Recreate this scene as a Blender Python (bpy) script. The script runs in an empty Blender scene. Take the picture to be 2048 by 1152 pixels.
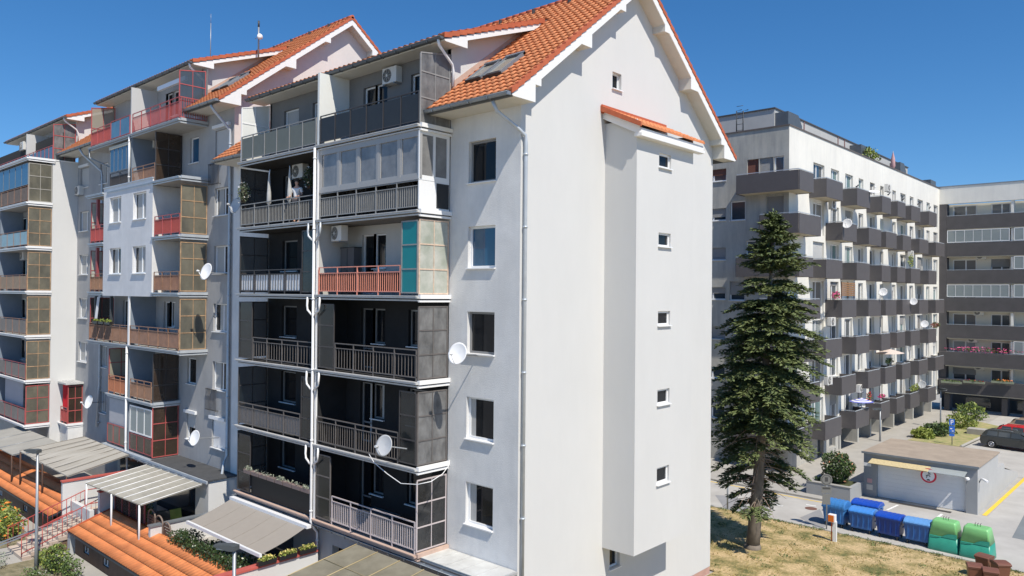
import bpy, math, random
from mathutils import Vector, Matrix
random.seed(7)
R=math.radians
sc=bpy.context.scene
col=sc.collection
# ---------------------------------------------------------------- camera, sky, sun
YAW,PITCH,ROLL=R(-42.302),R(0.4583),R(0.5119)
FPX=1520.22
CAM=Vector((0,0,11.5))
def cam_axes():
    cy,sy=math.cos(YAW),math.sin(YAW);cp,sp=math.cos(PITCH),math.sin(PITCH)
    f=Vector((sy*cp,cy*cp,sp));r=Vector((cy,-sy,0));u=r.cross(f)
    cr,sr=math.cos(ROLL),math.sin(ROLL)
    return cr*r+sr*u, -(-sr*r+cr*u), f      # right, down, forward
AR,AD,AF=cam_axes()
cd=bpy.data.cameras.new('camera');cam=bpy.data.objects.new('camera',cd);col.objects.link(cam)
cd.sensor_width=36;cd.lens=FPX/2048*36;cd.clip_end=3000;cd.clip_start=.2
m=Matrix((AR,-AD,-AF)).transposed().to_4x4();m.translation=CAM
cam.matrix_world=m;sc.camera=cam
SUN=Vector((1,-.33,1.45)).normalized()
elev=math.asin(SUN.z);azim=math.atan2(SUN.x,SUN.y)
w=bpy.data.worlds.new('World');sc.world=w;w.use_nodes=True
nt=w.node_tree;bg=nt.nodes['Background']
sky=nt.nodes.new('ShaderNodeTexSky');sky.sky_type='NISHITA';sky.sun_disc=False
sky.sun_elevation=elev;sky.sun_rotation=azim;sky.altitude=200;sky.air_density=1.0;sky.dust_density=0;sky.ozone_density=6
tcw=nt.nodes.new('ShaderNodeTexCoord');mpw=nt.nodes.new('ShaderNodeMapping');mpw.inputs['Location'].default_value=(0,0,.045);vn=nt.nodes.new('ShaderNodeVectorMath');vn.operation='NORMALIZE'
nt.links.new(tcw.outputs['Generated'],mpw.inputs[0]);nt.links.new(mpw.outputs[0],vn.inputs[0]);nt.links.new(vn.outputs[0],sky.inputs[0])
hs=nt.nodes.new('ShaderNodeHueSaturation');hs.inputs['Saturation'].default_value=1.22;nt.links.new(sky.outputs[0],hs.inputs['Color']);nt.links.new(hs.outputs[0],bg.inputs[0]);bg.inputs[1].default_value=.12
sl=bpy.data.lights.new('sun','SUN');sl.energy=5.0;sl.angle=R(.5);sl.color=(1,.93,.82)
so=bpy.data.objects.new('sun',sl);col.objects.link(so);so.rotation_euler=SUN.to_track_quat('Z','Y').to_euler();so.location=(0,0,60)
sc.view_settings.view_transform='Standard';sc.view_settings.look='None';sc.view_settings.exposure=.14;sc.view_settings.gamma=1
sc.cycles.max_bounces=6
def at(px,py,ax,val):
    """point of the place seen at photograph pixel px,py on the plane ax=val"""
    d=AR*((px-1024)/FPX)+AD*((py-576)/FPX)+AF
    i='xyz'.index(ax);t=(val-CAM[i])/d[i];return CAM+d*t
# ---------------------------------------------------------------- materials
MATS={}
def mat(name,c,rough=.8,var=0,scale=6,bump=0,bscale=60,metal=0,alpha=1,spec=.5,c2=None,stretch=None,wave=None,detail=6,emit=None,streak=0):
    if name in MATS: return MATS[name]
    m=bpy.data.materials.new(name);m.use_nodes=True;N=m.node_tree.nodes;L=m.node_tree.links
    b=N['Principled BSDF'];b.inputs['Roughness'].default_value=rough;b.inputs['Metallic'].default_value=metal
    b.inputs['Specular IOR Level'].default_value=spec;b.inputs['Alpha'].default_value=alpha
    c=tuple(c)+(1,);b.inputs['Base Color'].default_value=c
    tc=N.new('ShaderNodeTexCoord');src=tc.outputs['Object']
    if var or c2:
        mp=N.new('ShaderNodeMapping');mp.inputs['Scale'].default_value=stretch or (1,1,1);L.new(src,mp.inputs[0])
        n=N.new('ShaderNodeTexNoise');n.inputs['Scale'].default_value=scale;n.inputs['Detail'].default_value=detail;n.inputs['Roughness'].default_value=.65
        L.new(mp.outputs[0],n.inputs['Vector'])
        r=N.new('ShaderNodeValToRGB');r.color_ramp.elements[0].position=.34;r.color_ramp.elements[1].position=.68
        if c2: a,d=c,tuple(c2)+(1,)
        else: a=tuple(x*(1-var) for x in c[:3])+(1,);d=tuple(min(1,x*(1+var)) for x in c[:3])+(1,)
        r.color_ramp.elements[0].color=a;r.color_ramp.elements[1].color=d
        L.new(n.outputs[0],r.inputs[0]);L.new(r.outputs[0],b.inputs['Base Color'])
        if streak:      # rain runs and trowel marks
            mp2=N.new('ShaderNodeMapping');mp2.inputs['Scale'].default_value=(2.2,2.2,.35);L.new(src,mp2.inputs[0]);n3=N.new('ShaderNodeTexNoise');n3.inputs['Scale'].default_value=1.0;n3.inputs['Detail'].default_value=9;n3.inputs['Roughness'].default_value=.7;L.new(mp2.outputs[0],n3.inputs['Vector'])
            r3=N.new('ShaderNodeValToRGB');r3.color_ramp.elements[0].position=.32;r3.color_ramp.elements[1].position=.6;r3.color_ramp.elements[0].color=(1-streak*1.3,1-streak*1.2,1-streak,1);r3.color_ramp.elements[1].color=(1,1,1,1);L.new(n3.outputs[0],r3.inputs[0])
            mx=N.new('ShaderNodeMix');mx.data_type='RGBA';mx.blend_type='MULTIPLY';mx.inputs[0].default_value=1;L.new(r.outputs[0],mx.inputs[6]);L.new(r3.outputs[0],mx.inputs[7]);L.new(mx.outputs[2],b.inputs['Base Color'])
    if bump:
        n2=N.new('ShaderNodeTexNoise');n2.inputs['Scale'].default_value=bscale;n2.inputs['Detail'].default_value=4
        L.new(src,n2.inputs['Vector']);bp=N.new('ShaderNodeBump');bp.inputs['Strength'].default_value=bump;bp.inputs['Distance'].default_value=.02
        L.new(n2.outputs[0],bp.inputs['Height']);L.new(bp.outputs[0],b.inputs['Normal'])
    if wave:      # fine grooves (corrugation, boards): (axis, scale, strength)
        wv=N.new('ShaderNodeTexWave');wv.bands_direction=wave[0];wv.inputs['Scale'].default_value=wave[1]
        L.new(src,wv.inputs['Vector']);bp=N.new('ShaderNodeBump');bp.inputs['Strength'].default_value=wave[2];bp.inputs['Distance'].default_value=.02
        L.new(wv.outputs[1],bp.inputs['Height']);L.new(bp.outputs[0],b.inputs['Normal'])
    if emit: b.inputs['Emission Color'].default_value=tuple(emit)+(1,);b.inputs['Emission Strength'].default_value=1
    MATS[name]=m;return m
white_plaster=mat('white_plaster',(.6,.6,.59),.9,.02,.5,.25,90,stretch=(1,1,.6),streak=.012)
grey_plaster=mat('grey_plaster',(.7,.7,.69),.9,.07,.8,.6,40,streak=.07)
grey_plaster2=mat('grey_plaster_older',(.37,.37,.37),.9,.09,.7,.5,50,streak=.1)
cream_plaster=mat('cream_plaster',(.74,.72,.66),.9,.05,.35,.2,60,streak=.06)
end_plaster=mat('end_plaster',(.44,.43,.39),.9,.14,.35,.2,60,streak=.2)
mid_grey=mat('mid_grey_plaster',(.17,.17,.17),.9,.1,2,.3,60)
charcoal=mat('recess_shade_plaster',(.016,.016,.017),.9,.2,2,.3,60)  # near balcony recesses: their shade is put into the plaster colour
shade_black=mat('recess_shade_black',(.012,.012,.013),.9,.2,2,.3,60)  # deepest recess shade, put into the colour
shade_charcoal=mat('recess_shade_light',(.022,.022,.023),.9,.2,2,.3,60)  # lighter tone of the same painted recess shade
white_board=mat('white_cladding',(.78,.775,.76),.55,.02,2,wave=('Z',14,.12))
soffit=mat('soffit_cladding',(.62,.6,.54),.6,.03,2,wave=('X',9,.35))
white_paint=mat('white_paint',(.8,.8,.8),.4,.02,3)
white_pvc=mat('white_pvc',(.78,.79,.8),.3)
grey_pvc=mat('grey_pvc_frame',(.24,.24,.24),.35)
zinc=mat('zinc',(.27,.3,.33),.45,.1,3,metal=.5)
zinc_light=mat('zinc_light',(.5,.54,.58),.45,.08,3,metal=.3)
dark_zinc=mat('dark_zinc',(.11,.125,.14),.5,.1,3,metal=.3)
tile=mat('clay_tile',(.58,.2,.078),.75,scale=2.6,c2=(.7,.26,.105),bump=.2,bscale=30,streak=.12)
tile_deep=mat('clay_tile_trim',(.45,.11,.045),.7,.15,3)
tile_bright=mat('orange_sheet_tile',(.6,.19,.06),.65,scale=1.8,c2=(.72,.25,.085),streak=.2)
glass=mat('window_glass',(.012,.014,.017),.05,alpha=.9,spec=.35)
glass_far=mat('window_glass_far',(.05,.065,.08),.08,spec=.9)
glass_blue=mat('blue_tint_glass',(.03,.1,.19),.05,alpha=.9,spec=.8)
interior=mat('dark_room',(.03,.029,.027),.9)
curtain=mat('net_curtain',(.4,.4,.39),.9,.12,8,stretch=(9,9,.3))
blind=mat('grey_blind',(.32,.32,.32),.7,wave=('Z',14,.6))
blind_light=mat('light_blind',(.55,.55,.54),.7,wave=('Z',14,.5))
blind_brown=mat('brown_blind',(.16,.06,.04),.7,wave=('Z',10,.5))
frost_grey=mat('frosted_grey_sheet',(.1,.1,.1),.3,scale=2.3,c2=(.24,.24,.24),alpha=.9,stretch=(1,1,.6))
frost_dark=mat('frosted_dark_sheet',(.012,.016,.018),.2,.3,2,alpha=.93)
frost_black=mat('smoked_black_sheet',(.02,.02,.02),.12,scale=1.5,c2=(.05,.05,.05),alpha=.96)
frost_pale=mat('frosted_pale_sheet',(.33,.36,.3),.4,scale=1.4,c2=(.55,.55,.5),alpha=.94)
frost_olive=mat('frosted_olive_sheet',(.1,.095,.075),.3,scale=1.1,c2=(.19,.175,.13),alpha=.93,stretch=(1,1,.7))
frost_brown=mat('smoked_brown_sheet',(.045,.03,.02),.25,.3,1.5,alpha=.94)
frost_yellow=mat('yellowed_sheet',(.32,.29,.17),.5,.15,3)
teal=mat('teal_sheet',(.0,.2,.22),.4,.06,2)
panel_black=mat('black_infill_sheet',(.022,.024,.027),.5,.1,3)
panel_green=mat('sage_infill_sheet',(.135,.145,.125),.55,.05,3)
panel_white=mat('white_infill_sheet',(.72,.73,.7),.5,.02,3)
panel_blue=mat('blue_infill_sheet',(.1,.2,.28),.25,.15,1.2)
panel_lblue=mat('pale_blue_infill',(.24,.36,.4),.4,.1,2)
panel_brown=mat('brown_infill_board',(.17,.125,.095),.7,.15,3)
panel_red=mat('rust_red_infill',(.33,.07,.035),.6,.12,3)
panel_crimson=mat('crimson_infill',(.25,.03,.035),.6,.12,3)
panel_grey=mat('grey_infill',(.16,.16,.16),.6,.1,2)
panel_lgrey=mat('pale_cloth_infill',(.88,.88,.88),.8,.25,9,stretch=(6,6,.6))
rail_red=mat('red_rail_paint',(.42,.09,.085),.5,.1,4)
rail_salmon=mat('salmon_rail_paint',(.7,.28,.2),.5,.08,4)
rail_brown=mat('weathered_brown_rail',(.3,.17,.11),.6,.2,4)
rail_rust=mat('rusty_frame',(.4,.26,.15),.7,.3,4)
rail_grey=mat('grey_rail_paint',(.13,.118,.112),.5,.12,4)
rail_lgrey=mat('light_grey_rail',(.26,.26,.255),.5,.1,4)
rail_dark=mat('dark_rail_paint',(.055,.05,.05),.5,.1,4)
frame_maroon=mat('maroon_frame',(.3,.07,.075),.5,.1,4)
lattice_grey=mat('grey_lattice_cloth',(.3,.3,.3),.8,.2,20)
slab_conc=mat('slab_concrete',(.36,.35,.33),.9,.12,3,.3,40)
terracotta=mat('terracotta_edge',(.5,.36,.29),.8,.1,3)
poly_roof=mat('polycarbonate_roof',(.3,.285,.24),.45,scale=.9,c2=(.42,.4,.34),stretch=(.5,2.5,1))
poly_brown=mat('aged_polycarbonate',(.17,.155,.115),.4,scale=1.1,c2=(.27,.25,.19))
awning_cloth=mat('taupe_awning_cloth',(.3,.27,.235),.9,.03,3)
bitumen=mat('charcoal_bitumen',(.06,.062,.065),.9,.15,3,.4,40)
metal_roof=mat('weathered_metal_roof',(.46,.46,.44),.6,scale=1.3,c2=(.62,.63,.61))
brown_wall=mat('brown_render',(.15,.095,.065),.9,.15,3)
coping_red=mat('red_coping',(.45,.1,.08),.6,.1,3)
step_stone=mat('step_stone',(.5,.42,.35),.8,.08,5)
wood_dark=mat('dark_wood',(.09,.05,.035),.8,.2,6)
leafA=mat('leaf_green',(.05,.09,.02),.6,scale=3,c2=(.14,.2,.05))
leafB=mat('leaf_dark',(.02,.045,.015),.6,scale=3,c2=(.06,.1,.03))
leafC=mat('leaf_lime',(.18,.24,.04),.6,scale=3,c2=(.3,.33,.07))
leafS=mat('leaf_silver',(.24,.27,.2),.7,scale=3,c2=(.34,.36,.28))
leafH=mat('holly_leaf',(.018,.04,.012),.35,scale=5,c2=(.07,.11,.035))
needle=mat('fir_needle',(.06,.09,.03),.75,scale=1.3,c2=(.18,.215,.075))
bark=mat('fir_bark',(.1,.085,.07),.95,scale=3,c2=(.24,.2,.16),stretch=(1,1,.4),bump=.6,bscale=14)
twig=mat('bare_twig',(.34,.24,.19),.8)
pinkf=mat('pink_petal',(.75,.12,.3),.6);redf=mat('red_petal',(.6,.05,.05),.6);orangef=mat('orange_petal',(.85,.25,.04),.6);yellowf=mat('yellow_petal',(.7,.6,.2),.6);whitef=mat('white_petal',(.75,.72,.7),.6)
soil=mat('soil',(.05,.035,.025),1)
box_brown=mat('brown_plastic',(.12,.07,.055),.5);box_black=mat('black_plastic',(.02,.02,.022),.4)
balc_dark=mat('anthracite_board',(.092,.085,.087),.6,.06,2,wave=('Y',3,.1))
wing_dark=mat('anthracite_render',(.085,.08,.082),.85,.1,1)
asphalt=mat('pale_concrete_road',(.37,.355,.33),.9,scale=.5,c2=(.46,.445,.415),bump=.2,bscale=60)
paving=mat('pavement_concrete',(.36,.345,.315),.9,.08,.9,.2,60)
blue_bin=mat('blue_plastic',(.035,.13,.36),.4,.08,3);blue_bin2=mat('bright_blue_plastic',(.012,.07,.42),.35,.05,3);blue_lid=mat('pale_blue_plastic',(.06,.24,.62),.35,.05,3)
green_bin=mat('light_green_plastic',(.2,.5,.19),.4,.05,3);green_bin2=mat('teal_green_plastic',(.03,.27,.19),.4,.08,3)
brown_bin=mat('brown_bin_plastic',(.17,.07,.045),.45,.06,3)
tyre=mat('tyre_rubber',(.02,.02,.02),.8);rim=mat('alloy_rim',(.6,.6,.62),.3,metal=.8);rubber=tyre
steel=mat('galvanised_steel',(.33,.35,.37),.45,.06,3,metal=.5);darksteel=mat('dark_steel',(.05,.055,.06),.5)
yellow_line=mat('yellow_road_paint',(.75,.5,.05),.7,.1,3);white_line=mat('white_road_paint',(.75,.75,.73),.7,.1,3)
dish_grey=mat('dish_grey',(.5,.51,.52),.45);dish_white=mat('dish_white',(.82,.82,.82),.45)
ac_white=mat('ac_casing',(.62,.61,.58),.5,.03,3)
skin=mat('skin',(.5,.3,.22),.6);shirt=mat('white_shirt',(.7,.7,.7),.8,.05,6);hair=mat('dark_hair',(.03,.025,.02),.8);trouser=mat('dark_trousers',(.05,.05,.06),.8)
# lawn: dry straw with greener and bare patches
def lawn_mat():
    m=bpy.data.materials.new('dry_lawn');m.use_nodes=True;N=m.node_tree.nodes;L=m.node_tree.links;b=N['Principled BSDF'];b.inputs['Roughness'].default_value=1
    tc=N.new('ShaderNodeTexCoord')
    def noise(s,d=8):
        n=N.new('ShaderNodeTexNoise');n.inputs['Scale'].default_value=s;n.inputs['Detail'].default_value=d;n.inputs['Roughness'].default_value=.7;L.new(tc.outputs['Object'],n.inputs['Vector']);return n
    def ramp(src,p):
        r=N.new('ShaderNodeValToRGB')
        while len(r.color_ramp.elements)<len(p): r.color_ramp.elements.new(.5)
        for e,(q,c) in zip(r.color_ramp.elements,p): e.position=q;e.color=c+(1,)
        L.new(src.outputs[0],r.inputs[0]);return r
    a=ramp(noise(.75),[(.36,(.16,.17,.055)),(.46,(.42,.33,.14)),(.58,(.72,.53,.29)),(.74,(.55,.4,.2))])
    f=ramp(noise(9,8),[(.35,(.35,.36,.3)),(.62,(1,1,1))])
    mx=N.new('ShaderNodeMix');mx.data_type='RGBA';mx.blend_type='MULTIPLY';mx.inputs[0].default_value=.75
    L.new(a.outputs[0],mx.inputs[6]);L.new(f.outputs[0],mx.inputs[7]);L.new(mx.outputs[2],b.inputs['Base Color'])
    bp=N.new('ShaderNodeBump');bp.inputs['Strength'].default_value=.9;bp.inputs['Distance'].default_value=.08;n=noise(12,6);L.new(n.outputs[0],bp.inputs['Height']);L.new(bp.outputs[0],b.inputs['Normal'])
    return m
lawn=lawn_mat()
# ---------------------------------------------------------------- object helpers
def props(o,label=None,cat=None,group=None,kind=None):
    if label:o['label']=label
    if cat:o['category']=cat
    if group:o['group']=group
    if kind:o['kind']=kind
    return o
def thing(name,label,cat,loc=(0,0,0),group=None):
    o=bpy.data.objects.new(name,None);col.objects.link(o);o.location=loc;o.empty_display_size=.3
    return props(o,label,cat,group)
def origin(p):
    v=Vector((0,0,0))
    while p: v+=p.location;p=p.parent
    return v
X=Vector((1,0,0));Y=Vector((0,1,0));Z=Vector((0,0,1))
class MB:
    """collects faces in a frame: O origin, U along, N outward, V up"""
    def __init__(s,O=(0,0,0),U=X,N=-Y,V=Z): s.O=Vector(O);s.U=Vector(U);s.N=Vector(N);s.V=Vector(V);s.v=[];s.f=[];s.sm=set();s.mi={}
    def W(s,p): return s.O+s.U*p[0]+s.V*p[1]+s.N*p[2]
    def quad(s,*pts,smooth=False):
        i=len(s.v);s.v+=[s.W(p) for p in pts];s.f.append(tuple(range(i,i+len(pts))))
        if smooth:s.sm.add(len(s.f)-1)
    def box(s,u0,u1,v0,v1,n0,n1):
        i=len(s.v)
        s.v+=[s.W(p) for p in ((u0,v0,n0),(u1,v0,n0),(u1,v1,n0),(u0,v1,n0),(u0,v0,n1),(u1,v0,n1),(u1,v1,n1),(u0,v1,n1))]
        for f in ((0,3,2,1),(4,5,6,7),(0,1,5,4),(1,2,6,5),(2,3,7,6),(3,0,4,7)): s.f.append(tuple(i+k for k in f))
        return s
    def prism(s,poly,n0,n1):
        i=len(s.v);k=len(poly);s.v+=[s.W((a,b,n0)) for a,b in poly]+[s.W((a,b,n1)) for a,b in poly]
        s.f.append(tuple(range(i+k-1,i-1,-1)));s.f.append(tuple(range(i+k,i+2*k)))
        for j in range(k): s.f.append((i+j,i+(j+1)%k,i+k+(j+1)%k,i+k+j))
        return s
    def tube(s,pts,r,seg=8,r2=None,cap=True):
        pts=[s.W(p) for p in pts];n=len(pts);rings=[];up=Vector((.13,.2,.97))
        for j,p in enumerate(pts):
            d=(pts[min(j+1,n-1)]-pts[max(j-1,0)]).normalized();a=d.cross(up)
            if a.length<.1:a=d.cross(Vector((1,.1,0)))
            a.normalize();b=d.cross(a);rr=r+((r2-r)*j/(n-1) if r2 is not None else 0)
            rings.append(len(s.v));s.v+=[p+a*rr*math.cos(t*2*math.pi/seg)+b*rr*math.sin(t*2*math.pi/seg) for t in range(seg)]
        for j in range(n-1):
            for t in range(seg):
                s.sm.add(len(s.f));s.f.append((rings[j]+t,rings[j]+(t+1)%seg,rings[j+1]+(t+1)%seg,rings[j+1]+t))
        if cap: s.f.append(tuple(rings[0]+t for t in range(seg-1,-1,-1)));s.f.append(tuple(rings[-1]+t for t in range(seg)))
        return s
    def bar(s,a,b,t):      # square bar between two points
        return s.tube([a,b],t*.7,4)
    def cyl(s,c,ax,r,l,seg=24):
        c=Vector(c);a=Vector(ax).normalized()*l/2;return s.tube([c-a,c+a],r,seg)
    def lathe(s,c,prof,seg=24):
        c=Vector(c);rings=[]
        for r,z in prof:
            rings.append(len(s.v));s.v+=[s.W((c[0]+r*math.cos(t*2*math.pi/seg),c[1]+z,c[2]+r*math.sin(t*2*math.pi/seg))) for t in range(seg)]
        for j in range(len(prof)-1):
            for t in range(seg): s.sm.add(len(s.f));s.f.append((rings[j]+t,rings[j]+(t+1)%seg,rings[j+1]+(t+1)%seg,rings[j+1]+t))
        return s
    def build(s,name,m,parent=None,bevel=0,recalc=False,**k):
        if parent is None:
            xs=[p.x for p in s.v];ys=[p.y for p in s.v];zs=[p.z for p in s.v];org=Vector(((min(xs)+max(xs))/2,(min(ys)+max(ys))/2,min(zs)))
        else: org=origin(parent)
        me=bpy.data.meshes.new(name);me.from_pydata([tuple(p-org) for p in s.v],[],s.f);me.materials.append(m)
        for i in s.sm: me.polygons[i].use_smooth=True
        if s.mi:
            me.materials.append(s.m2)
            for i in s.mi: me.polygons[i].material_index=1
        import bmesh
        b=bmesh.new();b.from_mesh(me);bmesh.ops.recalc_face_normals(b,faces=b.faces);b.to_mesh(me);b.free()
        o=bpy.data.objects.new(name,me);col.objects.link(o)
        if parent is None:o.location=org
        else:o.parent=parent
        if bevel:
            md=o.modifiers.new('bevel','BEVEL');md.width=bevel;md.segments=2;md.limit_method='ANGLE'
        return props(o,**k)
def dup(root,loc,rz=0,label=None):
    r=root.copy();col.objects.link(r);r.location=loc;r.rotation_euler=(0,0,rz)
    if label:r['label']=label
    for ch in list(root.children):
        c=ch.copy();col.objects.link(c);c.parent=r
        for g in list(ch.children):
            d=g.copy();col.objects.link(d);d.parent=c
    return r
# frames
def FY(y): return dict(O=(0,y,0),U=X,N=-Y)      # wall facing the camera side (-Y); u = x
def FX(x): return dict(O=(x,0,0),U=Y,N=X)       # wall facing +X; u = y
def wall(mb,u0,u1,v0,v1,holes,depth=.2):
    us=sorted({u0,u1}|{h[0] for h in holes}|{h[1] for h in holes});vs=sorted({v0,v1}|{h[2] for h in holes}|{h[3] for h in holes})
    us=[u for u in us if u0<=u<=u1];vs=[v for v in vs if v0<=v<=v1]
    for a,b in zip(us,us[1:]):
        for c,d in zip(vs,vs[1:]):
            mu,mv=(a+b)/2,(c+d)/2
            if any(h[0]<mu<h[1] and h[2]<mv<h[3] for h in holes): continue
            mb.quad((a,c,0),(b,c,0),(b,d,0),(a,d,0))
    for a,b,c,d in holes:
        if a<u0 or b>u1 or c<v0 or d>v1: continue
        mb.quad((a,c,0),(b,c,0),(b,c,-depth),(a,c,-depth));mb.quad((a,d,0),(b,d,0),(b,d,-depth),(a,d,-depth))
        mb.quad((a,c,0),(a,d,0),(a,d,-depth),(a,c,-depth));mb.quad((b,c,0),(b,d,0),(b,d,-depth),(b,c,-depth))
def window(parent,F,h,depth=.16,split=0,sill=True,gl=glass,fr=white_pvc,cur=None,shut=None,t=.06,sillm=white_pvc,door=False,handle=False,label=None,mid=None):
    u0,u1,v0,v1=h
    m=MB(**F);n0,n1=-depth-.05,-depth+.02
    m.box(u0,u0+t,v0,v1,n0,n1);m.box(u1-t,u1,v0,v1,n0,n1);m.box(u0+t,u1-t,v0,v0+t,n0,n1);m.box(u0+t,u1-t,v1-t,v1,n0,n1)
    if split:
        k=u0+(u1-u0)*split;m.box(k-t*.7,k+t*.7,v0+t,v1-t,n0,n1)
    if mid: m.box(u0+t,u1-t,v0+mid-t/2,v0+mid+t/2,n0,n1-.004)
    o=m.build('door' if door else 'window',fr,parent,label=label)
    g=MB(**F);g.quad((u0+t,v0+t,-depth-.02),(u1-t,v0+t,-depth-.02),(u1-t,v1-t,-depth-.02),(u0+t,v1-t,-depth-.02));g.build('pane',gl,o)
    if cur:
        c=MB(**F)
        for a,b in cur if isinstance(cur,list) else [(0,1)]:
            q0=u0+t+(u1-u0-2*t)*a;q1=u0+t+(u1-u0-2*t)*b;n=8
            for i in range(n):
                z0=-depth-.015+.003*(i%2);z1=-depth-.015+.003*((i+1)%2)
                c.quad((q0+(q1-q0)*i/n,v0+t,z0),(q0+(q1-q0)*(i+1)/n,v0+t,z1),(q0+(q1-q0)*(i+1)/n,v1-t,z1),(q0+(q1-q0)*i/n,v1-t,z0))
        c.build('curtain',curtain,o)
    if shut:
        s=MB(**F);hh=v1-(v1-v0)*shut[1];s.box(u0+.02,u1-.02,hh,v1-.02,-depth+.022,-depth+.045);s.build('shutter',shut[0],o)
    if sill:
        s=MB(**F);s.box(u0-.05,u1+.03,v0-.04,v0-.005,-depth+.022,.085);s.build('sill',sillm,o)
    return o
# ---------------------------------------------------------------- ground and roads
GZ=-.7
g=MB();g.V=Y;g.N=Z;g.quad((-900,-900,GZ-.012),(900,-900,GZ-.012),(900,900,GZ-.012),(-900,900,GZ-.012));g.build('ground',paving,kind='structure')
def sheet(name,pts,m,z,**k):
    g=MB();g.V=Y;g.N=Z;g.quad(*[(p.x,p.y,z) for p in pts]);return g.build(name,m,**k)
P=lambda a,b,z=GZ: at(a,b,'z',z)
# ---------------------------------------------------------------- tiled roofs
def tiles(parent,x0,x1,y0,z0,y1,z1,name='roof',thick=.1,wl=.3,step=.36,lift=.045,m=None,amp=.055,joint=False):
    """clay pantiles on the slope from eave (y0,z0) to (y1,z1), running x0..x1"""
    L=math.hypot(y1-y0,z1-z0);dy,dz=(y1-y0)/L,(z1-z0)/L;ny,nz=-dz,dy
    if nz<0: ny,nz=-ny,-nz
    n=max(1,round(L/step));st=L/n;nw=max(1,round(abs(x1-x0)/wl));ww=(x1-x0)/nw
    prof=[(0,0),(.16,.6),(.34,1),(.52,.75),(.68,.25),(.84,-.05),(1,0)]
    xs=[];hs=[]
    for i in range(nw):
        for a,h in prof[:-1]: xs.append(x0+(i+a)*ww);hs.append(h*amp)
    xs.append(x1);hs.append(0)
    b=MB()
    for r in range(n):
        s0=r*st-.02;s1=(r+1)*st;base=len(b.v)
        for sgm,l in ((s0+.05,-.02),(s0,lift),(s1,.0)):
            for x,h in zip(xs,hs): b.v.append(Vector((x,y0+dy*sgm+ny*(h*(0 if l<0 else 1)+l),z0+dz*sgm+nz*(h*(0 if l<0 else 1)+l))))
        k=len(xs)
        for a in (0,1):
            for i in range(k-1):
                if a==1:b.sm.add(len(b.f))
                b.f.append((base+a*k+i,base+a*k+i+1,base+(a+1)*k+i+1,base+(a+1)*k+i))
    if joint:      # shade painted dark at the open corrugation ends of every course
        b.m2=mat('joint_shade',(.09,.03,.015),.9)
        for r in range(1,n):
            s0=r*st-.035
            for i in range(nw):
                xa=x0+(i+.12)*ww;xb=x0+(i+.72)*ww;k=len(b.v)
                for sg,l in ((s0,.004),(s0+.012,lift+amp*.6)):
                    for x in (xa,xb): b.v.append(Vector((x,y0+dy*sg+ny*l,z0+dz*sg+nz*l)))
                b.mi[len(b.f)]=1;b.f.append((k,k+1,k+3,k+2))
    o=b.build(name,m or tile,parent)
    s=MB(**FX(x0));s.prism([(y0,z0-.03),(y1,z1-.03),(y1,z1-.03-thick),(y0,z0-.03-thick)],.01,x1-x0-.01);s.build('roof_deck',dark_zinc,o)
    return o
def verge(parent,x,y0,z0,y1,z1,side=1):
    """row of verge tiles along the slope edge at x"""
    L=math.hypot(y1-y0,z1-z0);n=round(L/.36);b=MB(**FX(x))
    for i in range(n):
        t0,t1=i/n,(i+1)/n;ya,yb=y0+(y1-y0)*t0,y0+(y1-y0)*t1;za,zb=z0+(z1-z0)*t0,z0+(z1-z0)*t1
        b.prism([(ya,za-.09),(yb,zb-.14),(yb,zb+.03),(ya,za+.085)],*((-.13,.03) if side>0 else (-.03,.13)))
    return b.build('verge_tiles',tile_deep,parent)
def ridge(parent,x0,x1,y,z):
    b=MB();n=round((x1-x0)/.4)
    for i in range(n):
        a=x0+(x1-x0)*i/n;c=x0+(x1-x0)*(i+1)/n+.03;b.tube([(a,z,-y),(c,z,-y)],.125,10,r2=.105)
    o=b.build('ridge_tiles',tile_deep,parent)
    for i in range(int((x1-x0)/1.9)):
        xx=x0+.4+i*1.9
        s=MB();s.box(xx,xx+.05,z-.35,z-.1,-y+.3,-y+.46);s.build('snow_hook',darksteel,parent)
    return o
def gutter(parent,x0,x1,y,z,m=zinc,r=.09):
    b=MB(O=(0,y,z),U=X,N=-Y);seg=8
    for i in range(seg):
        a0=math.pi+math.pi*i/seg;a1=math.pi+math.pi*(i+1)/seg
        b.quad((x0,math.sin(a0)*r,math.cos(a0)*r),(x1,math.sin(a0)*r,math.cos(a0)*r),(x1,math.sin(a1)*r,math.cos(a1)*r),(x0,math.sin(a1)*r,math.cos(a1)*r),smooth=True)
        b.quad((x0,0,0),(x0,math.sin(a0)*r,math.cos(a0)*r),(x0,math.sin(a1)*r,math.cos(a1)*r))
        b.quad((x1,0,0),(x1,math.sin(a0)*r,math.cos(a0)*r),(x1,math.sin(a1)*r,math.cos(a1)*r))
    b.tube([(x0,.0,r),(x1,.0,r)],.014,6)
    k=x0+.4
    while k<x1: b.box(k,k+.025,-.1,.012,-r,r+.008);k+=.85
    return b.build('gutter',m,parent)
def pipe(parent,pts,m=zinc_light,r=.055,clips=True):
    b=MB(U=X,N=Z,V=Y);b.tube(pts,r,10)
    if clips:
        for a,c in zip(pts,pts[1:]):
            if abs(a[2]-c[2])>2.5:
                n=int(abs(a[2]-c[2])/2.4)
                for i in range(n+1):
                    z=a[2]+(c[2]-a[2])*(i+.15)/(n+.3);b.tube([(a[0],a[1],z-.03),(a[0],a[1],z+.03)],r*1.3,10)
    return b.build('downpipe',m,parent)
W0=18.02;FL=2.868;Z0=2.83
def zk(k): return Z0+FL*k
RID=24.4;SL=.786
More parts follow.
